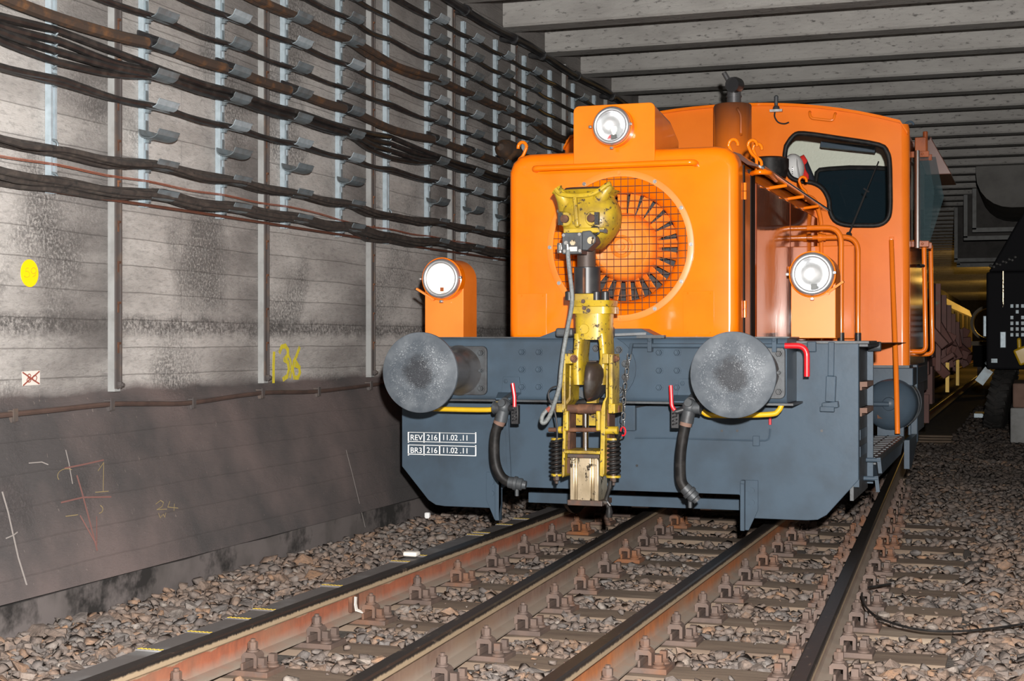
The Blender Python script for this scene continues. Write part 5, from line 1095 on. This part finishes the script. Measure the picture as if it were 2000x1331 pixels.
m.prism([(a.x+t*w_, 7.82+d, a.z) for t, d in pr], (0,0,b.z-a.z)); cy = C(m, 'air_cylinder', 'alu', smooth=25, bevel=.004)
m = MB(); m.uvbox(1108, 977, 1176, 990, 7.805, 8.01); C(m, 'cylinder_foot', 'brown_iron', cy, smooth=0, bevel=.003)
def spring(u0, u1, v0, v1):
    c0, c1 = at((u0+u1)/2, v1, 7.90), at((u0+u1)/2, v0, 7.90); R_ = (at(u1, v0, 7.90).x-at(u0, v0, 7.90).x)/2-.008
    n = 8; m = MB(); m.tube([Vector((c0.x+R_*math.cos(t), 7.90+R_*math.sin(t), c0.z+(c1.z-c0.z)*t/(2*math.pi*n))) for t in [2*math.pi*n*i/(n*18) for i in range(n*18+1)]], .0105, 7); s = C(m, 'coil_spring', 'rubber', smooth=60)
    m = MB(); m.cyl(c0, c1, R_*.5, n=12); C(m, 'spring_core', 'brown_iron', s)
    m = MB(); m.cyl(c1, c1+Vector((0,0,.012)), R_*1.25, n=18); C(m, 'spring_plate', 'yellow', s); m = MB(); m.cyl(c0, c0-Vector((0,0,.012)), R_*1.25, n=18); C(m, 'spring_plate', 'yellow', s)
    m = MB(); m.lathe([(0,.018),(.022,.018),(.03,.010),(.042,.010)], c0-Vector((0,0,.012)), (0,0,-1), 6); C(m, 'spring_nut', 'brown_iron', s)
spring(1076, 1098, 860, 926); spring(1184, 1212, 860, 929)
m = MB(); m.tube(smooth_path([at(u, v, 7.84) for u, v in ((1107,755),(1092,755),(1080,757),(1072,765),(1072,778),(1079,793),(1085,812),(1088,835),(1088,858))], 4), .0055, 6); C(m, 'sensor_lead', 'black')
m = MB(); m.tube(smooth_path([at(u, v, 7.86) for u, v in ((1192,940),(1191,952),(1187,965),(1184,978),(1188,990),(1190,1002))], 4), .012, 8); m.lathe([(0,.012),(.03,.02),(.06,.016)], at(1190,990,7.86), (0,0,-1), 10); ah = C(m, 'air_hose', 'rubber')
m = MB(); m.cyl(at(1176,982,7.84), at(1186,982,7.84), .011, n=8); m.cyl(at(1186,981,7.84), at(1192,989,7.84), .009, n=8); C(m, 'hose_elbow', 'chrome', ah)
m = MB(); m.tube([at(1212,845,7.87), at(1206,858,7.88), at(1204,866,7.89)], .012, 8); C(m, 'rod_lead', 'rubber')
# chain beside the coupler
n = 10; a, b = at(1230, 690, 8.12), at(1217, 836, 7.95)
m = MB(); m.bar(at(1234, 672, 8.16), at(1230, 694, 8.12), .016, .02, (0,1,0)); ch = C(m, 'chain_shackle', 'grey')
for i in range(n):
    t = (i+.5)/n; c = a+(b-a)*t+Vector((-.010*math.sin(math.pi*t), 0, 0)); d = (b-a).normalized(); e = Vector((1,0,0)) if i % 2 == 0 else Vector((.35,.94,0))
    L, R_ = .0115, .0095; pts = [c+d*(L+R_*math.cos(t))+e*R_*math.sin(t) for t in [math.radians(-90+30*k) for k in range(7)]]
    pts += [c-d*(L+R_*math.cos(t))-e*R_*math.sin(t) for t in [math.radians(-90+30*k) for k in range(7)]]
    m = MB(); m.tube(pts, .0035, 6, closed=True); C(m, 'chain_link', 'steel', ch)
m = MB(); m.tube([b+Vector((.014*math.cos(t), 0, -.02+.024*math.sin(t))) for t in [2*math.pi*i/12 for i in range(12)]], .005, 6, closed=True); C(m, 'snap_link', 'red', ch)
# rubber stops behind the yoke
for u0, v0, u1, v1 in ((1084,641,1118,658), (1176,638,1191,661)): plate(u0, v0, u1, v1, 8.02, 8.14, 'rest_pad', 'grey_dark', None, .012)
m = MB(); m.bar(at(1190, 655, 8.14), at(1262, 652, 8.18), .03, .014); C(m, 'rest_bar', 'grey_dark')
# ================================================================== BACKGROUND
def tpart(m, name, mt, parent, **k): return m.build(name, mt, parent, **k)
wg = thing('freight_wagon', (XC, 20, 0), 'rust-red freight wagon coupled behind the locomotive', 'wagon'); xw = -.93
m = MB(); m.box((XC-1.35, 16.2, .82), (xw-.04, 24.6, 1.05)); tpart(m, 'wagon_floor', 'wagon', wg, smooth=0)
for i in range(7):
    m = MB(); y = 16.3+i*1.2; m.box((xw-.05, y, 1.0), (xw, y+1.12, 1.80-.085*i)); s = tpart(m, 'side_board', 'wagon', wg, smooth=0, bevel=.01)
    m = MB(); m.box((xw-.0, y+.5, .85), (xw+.05, y+.6, 1.8-.09*i)); tpart(m, 'stanchion', 'wagon', s, smooth=0)
    m = MB(); m.box((XC-1.38, y, 1.0), (XC-1.33, y+1.12, 1.70)); tpart(m, 'side_board', 'wagon', wg, smooth=0)
for i in range(22):
    m = MB(); R = random.Random(i); y = 16.6+i*.36; p = Vector((xw+.02, y, .95+R.uniform(-.12, .35))); d = Vector((R.uniform(.1, .5), R.uniform(-.3, .5), R.uniform(-1, 1))).normalized()
    m.bar(p-d*.14, p+d*R.uniform(.08, .2), R.uniform(.05, .16), R.uniform(.03, .10), (0,1,.2)); tpart(m, 'fitting', 'wagon', wg, smooth=0, bevel=.01)
m = MB(); m.box((xw-.25, 16.5, .50), (xw-.02, 16.9, .9)); m.box((xw-.15, 16.4, .30), (xw-.05, 16.55, .6)); tpart(m, 'end_bracket', 'wagon', wg, smooth=0)
for y in (17.9, 20.6):
    m = MB(); m.bar((xw+.07, y, .92), (xw+.07, y-.05, .58), .04, .06, (0,1,0)); tpart(m, 'brake_handle', 'yellow_clean', wg, smooth=0)
    for s in (-1, 1): m = MB(); m.lathe([(-.06,.40),(.06,.40),(.07,.43),(.09,.43)], (XC+s*.7525, y+.5, .40), (-s,0,0), 24); tpart(m, 'wheel', 'brown_iron', wg)
rc = thing('railcar', (-3.3, 46, 0), 'cream-yellow railcar far down the tunnel under warm lamps', 'railcar'); xq = -1.9
m = MB(); m.prism([(xq-2.5,34,.75),(xq,34,.75),(xq,34,2.05),(xq-.1,34,2.3),(xq-.5,34,2.5),(xq-2.0,34,2.5),(xq-2.5,34,2.1)], (0,24,0)); tpart(m, 'car_body', 'wagon_yellow', rc, smooth=0)
for i in range(6): m = MB(); y = 36+i*3.6; m.box((xq-.01, y, 1.45), (xq+.012, y+1.6, 2.0)); tpart(m, 'car_window', 'dark_body', rc, smooth=0)
m = MB(); m.box((xq-2.3, 34.3, .3), (xq-.2, 57.5, .75)); tpart(m, 'underframe', 'dark_body', rc, smooth=0)
for y in (36, 38, 53, 55):
    for s in (-1, 1): m = MB(); m.lathe([(-.06,.4),(.06,.4)], (xq-1.25+s*.75, y, .4), (1,0,0), 20); tpart(m, 'wheel', 'brown_iron', rc)
c = at(1932, 626, 44); ft = thing('flat_wagon', (c.x+.6, 45, 0), 'low flat wagon carrying a big yellow ring in the distance', 'wagon')
m = MB(); m.box((c.x-.45, 43, CAMZ-.02-.12), (c.x+1.7, 50, CAMZ-.06+.04)); tpart(m, 'deck', 'wagon_yellow', ft, smooth=0)
m = MB(); m.box((c.x-.40, 43.05, .45), (c.x+1.6, 49.9, CAMZ-.14)); tpart(m, 'underframe', 'dark_body', ft, smooth=0)
for y in (44, 49):
    for s in (-.6, .75): m = MB(); m.lathe([(-.06,.42),(.06,.42)], (c.x+.35+s, y, .42), (1,0,0), 20); tpart(m, 'wheel', 'brown_iron', ft)
m = MB(); m.lathe([(0,.42),(0,.50),(.8,.50),(.8,.42),(0,.42)], (c.x, 43.6, CAMZ-.02+.505), (0,1,0), 40, False, False)
tag(m.build('pipe_ring', 'wagon_yellow'), 'large cream-yellow ring standing on the distant flat wagon', 'ring')
# dark road-rail vehicle at the right edge
vh = thing('utility_vehicle', (1.0, 24, 0), 'black utility vehicle with leaning tyre at the right edge', 'vehicle'); vx = at(1928, 500, 24.5).x
m = MB(); m.box((vx+.02, 23.2, .75), (vx+2.6, 32, 2.2)); m.prism([(vx+.05, 23.2, 2.2), (vx+2.5, 23.2, 2.2), (vx+2.4, 23.2, 3.1), (vx+.55, 23.2, 3.1)], (0, 2, 0)); body = tpart(m, 'body', 'dark_body', vh, smooth=0, bevel=.03)
for i in (0,1,2,3,5,7,8,9,11,12,14,15,16,17,19): m = MB(); z = 1.24+(i % 7)*.085; x = vx+.36+.075*(i//7); m.box((x, 23.17, z), (x+.04, 23.2, z+.05)); tpart(m, 'grille_bar', 'galv_dull', body, smooth=0)
def tyre_at(c, ax, r, w): 
    m = MB(); m.lathe([(-w,.5*r),(-w,.82*r),(-w*.86,.94*r),(-w*.5,r),(w*.5,r),(w*.86,.94*r),(w,.82*r),(w,.5*r)], c, ax, 40); t = tpart(m, 'tyre', 'tyre', vh, smooth=50)
    ax = Vector(ax).normalized(); m = MB(); e1 = ax.cross(Vector((0,0,1))).normalized(); e2 = ax.cross(e1)
    for i in range(28):
        for s in (-1, 1):
            a = 2*math.pi*(i+(.5 if s > 0 else 0))/28; d = e1*math.cos(a)+e2*math.sin(a); t2 = -e1*math.sin(a)+e2*math.cos(a)
            p = Vector(c)+d*r*.985+ax*(s*w*.5); m.bar(p-ax*w*.42+t2*.02*s, p+ax*w*.42-t2*.03*s, .055, .05, d)
    m.build('tread_blocks', 'tyre', t, smooth=0)['kind'] = 'stuff'
    m = MB(); m.lathe([(-w*.7,.3*r),(-w*.6,.5*r),(w*.6,.5*r),(w*.7,.3*r)], c, ax, 24); tpart(m, 'rim', 'dark_body', t)
tc_ = at(1955, 763, 24.0); tyre_at((tc_.x, 24.0, .30), (1,-.12,-.22), .50, .15)
m = MB(); m.uvbox(1920, 617, 1931, 658, 24.2, 24.3); tpart(m, 'lamp_unit', 'galv', vh, bevel=.01)
m = MB(); m.uvbox(1953, 648, 1965, 680, 23.0, 23.1); tpart(m, 'lamp_unit', 'galv', vh, bevel=.01)
m = MB(); m.bar(at(1985, 700, 22.8), at(2010, 690, 22.8), .25, .35, (0,1,0)); m.cyl(at(1990, 660, 22.8), at(1992, 700, 22.8), .03); tpart(m, 'work_light', 'yellow_clean', vh, bevel=.03)
m = MB(); m.bar(at(1912, 748, 23.5), at(1932, 722, 23.5), .14, .06, (0,1,0)); m.cyl(at(1925, 712, 23.6), at(1940, 700, 23.6), .03); tpart(m, 'mud_flap', 'galv_dull', vh, smooth=0)
m = MB(); m.uvbox(1936, 701, 1948, 709, 23.12, 23.2); tpart(m, 'tail_lamp', 'galv_dull', body, smooth=0); m = MB(); m.uvbox(1958.5, 530, 1960, 600, 23.17, 23.2); tpart(m, 'trim_strip', 'alu', body, smooth=0)
for i in range(9): m = MB(); p = at(1935+i*6, 520-i*2.2+4*(i % 2), 23.1); m.sphere(p, .025, 8, 6); tpart(m, 'rivet_light', 'steel', body)
m = MB(); a = at(1978, 738, 20.5); m.box((a.x, 20.5, .30), (a.x+1.2, 22.4, .62)); wb = tag(m.build('timber_block', 'pale_block', smooth=0, bevel=.02), 'brown timber block lying beside the leaning tyre', 'block')
m = MB(); m.box((a.x-.03, 20.45, -.16), (a.x+1.2, 22.4, .30)); tag(m.build('concrete_block', 'rib', smooth=0, bevel=.02), 'grey concrete block under the brown timber at the right edge', 'block')
m = MB(); a = at(1915, 800, 27); m.box((a.x-.1, 26.8, -.15), (a.x+.7, 27.6, -.08)); tag(m.build('pallet', 'galv', smooth=0), 'pale slatted board on the ground behind the tyre', 'board')
MT['duct'] = mat('duct_sheet', (.16,.155,.145), .7, 0, 0, (.10,.097,.09), 2)
# dropped ventilation duct under the roof at the right
dx = at(1888, 440, 27).x+.0; du = thing('ventilation_duct', (dx+3, 27, 3.9), 'dark stepped ventilation duct hanging under the roof at the right', 'duct')
m = MB(); y0 = 25.5; R_ = .55; pts = [Vector((dx+6, y0, ZB)), Vector((dx+6, y0, 3.35)), Vector((dx+.75, y0, 3.35))]
for i in range(1, 7): a_ = math.radians(270-90*i/6); pts.append(Vector((dx+.75+R_*math.cos(a_), y0, 3.9+R_*math.sin(a_))))
pts.append(Vector((dx+.2, y0, ZB))); m.prism(pts, (0, 3, 0)); tpart(m, 'duct_body', 'duct', du, smooth=40)
for k, (y, z, x) in enumerate(((29.0, 3.25, dx+.05), (30.2, 3.18, dx-.15), (33, 2.9, dx-.45), (34.2, 2.85, dx-.45))):
    m = MB(); m.box((x, y, z), (dx+5.9, y+.9, ZB-.01)); tpart(m, 'duct_step', 'soffit', du, smooth=0); m = MB(); m.box((x-.02, y-.02, z-.05), (dx+5.9, y, z+.03)); m.box((x-.02, y-.02, z), (x+.05, y, ZB-.02)); tpart(m, 'duct_flange', 'rib', du, smooth=0)
# warm lamps in the far tunnel
for i, (y, x, pw) in enumerate(((49, -1.12, 110), (60, -.6, 220), (74, -.6, 300), (92, -.6, 300))):
    lp = thing('tunnel_lamp', (x, y, 3.9), ('warm lamp under the roof, nearest of the distant tunnel lamps', 'warm lamp deep in the tunnel, second of the distant lamps', 'warm lamp deep in the tunnel, third of the distant lamps', 'warm lamp at the far end of the tunnel')[i], 'lamp', 'warm lamps in the far tunnel')
    m = MB(); m.box((x-.12, y-.3, 3.97), (x+.12, y+.3, ZB)); m.build('lamp_tray', 'grey_dark', lp, smooth=0)
    m = MB(); m.cyl((x, y-.25, 3.93), (x, y+.25, 3.93), .04); m.build('lamp_tube', 'warm', lp)
    l = bpy.data.lights.new('tunnel_lamp_light', 'POINT'); l.energy = pw; l.color = (1, .55, .10); l.shadow_soft_size = .1
    lo = bpy.data.objects.new('tunnel_lamp_light', l); COL.objects.link(lo); lo.location = (x+.9, y, 3.5)
# loose things on the ballast
pts = [atz(u, v, -.10) for u, v in ((1740,1141),(1715,1145),(1690,1150),(1683,1165),(1690,1185),(1712,1205),(1750,1220),(1800,1231),(1860,1234),(1930,1229),(2010,1217),(2080,1195))]
m = MB(); m.tube(smooth_path(pts, 4), .0055, 6); tag(m.build('loose_wire', 'rubber'), 'dark loose wire curling over the ballast at the right', 'wire')
p = atz(806, 1087, -.005); m = MB(); m.box((p.x-.045, p.y-.035, -.004), (p.x+.035, p.y+.03, .022)); tag(m.build('paper_scrap', 'paper', bevel=.008), 'crumpled pale paper scrap lying on the flat grey strip', 'litter')
p = atz(835, 1012, -.12); m = MB(); m.box((p.x-.02, p.y-.02, -.15), (p.x+.02, p.y+.02, -.08)); tag(m.build('paper_scrap', 'white', bevel=.01), 'small white scrap on the ballast under the front plate corner', 'litter')
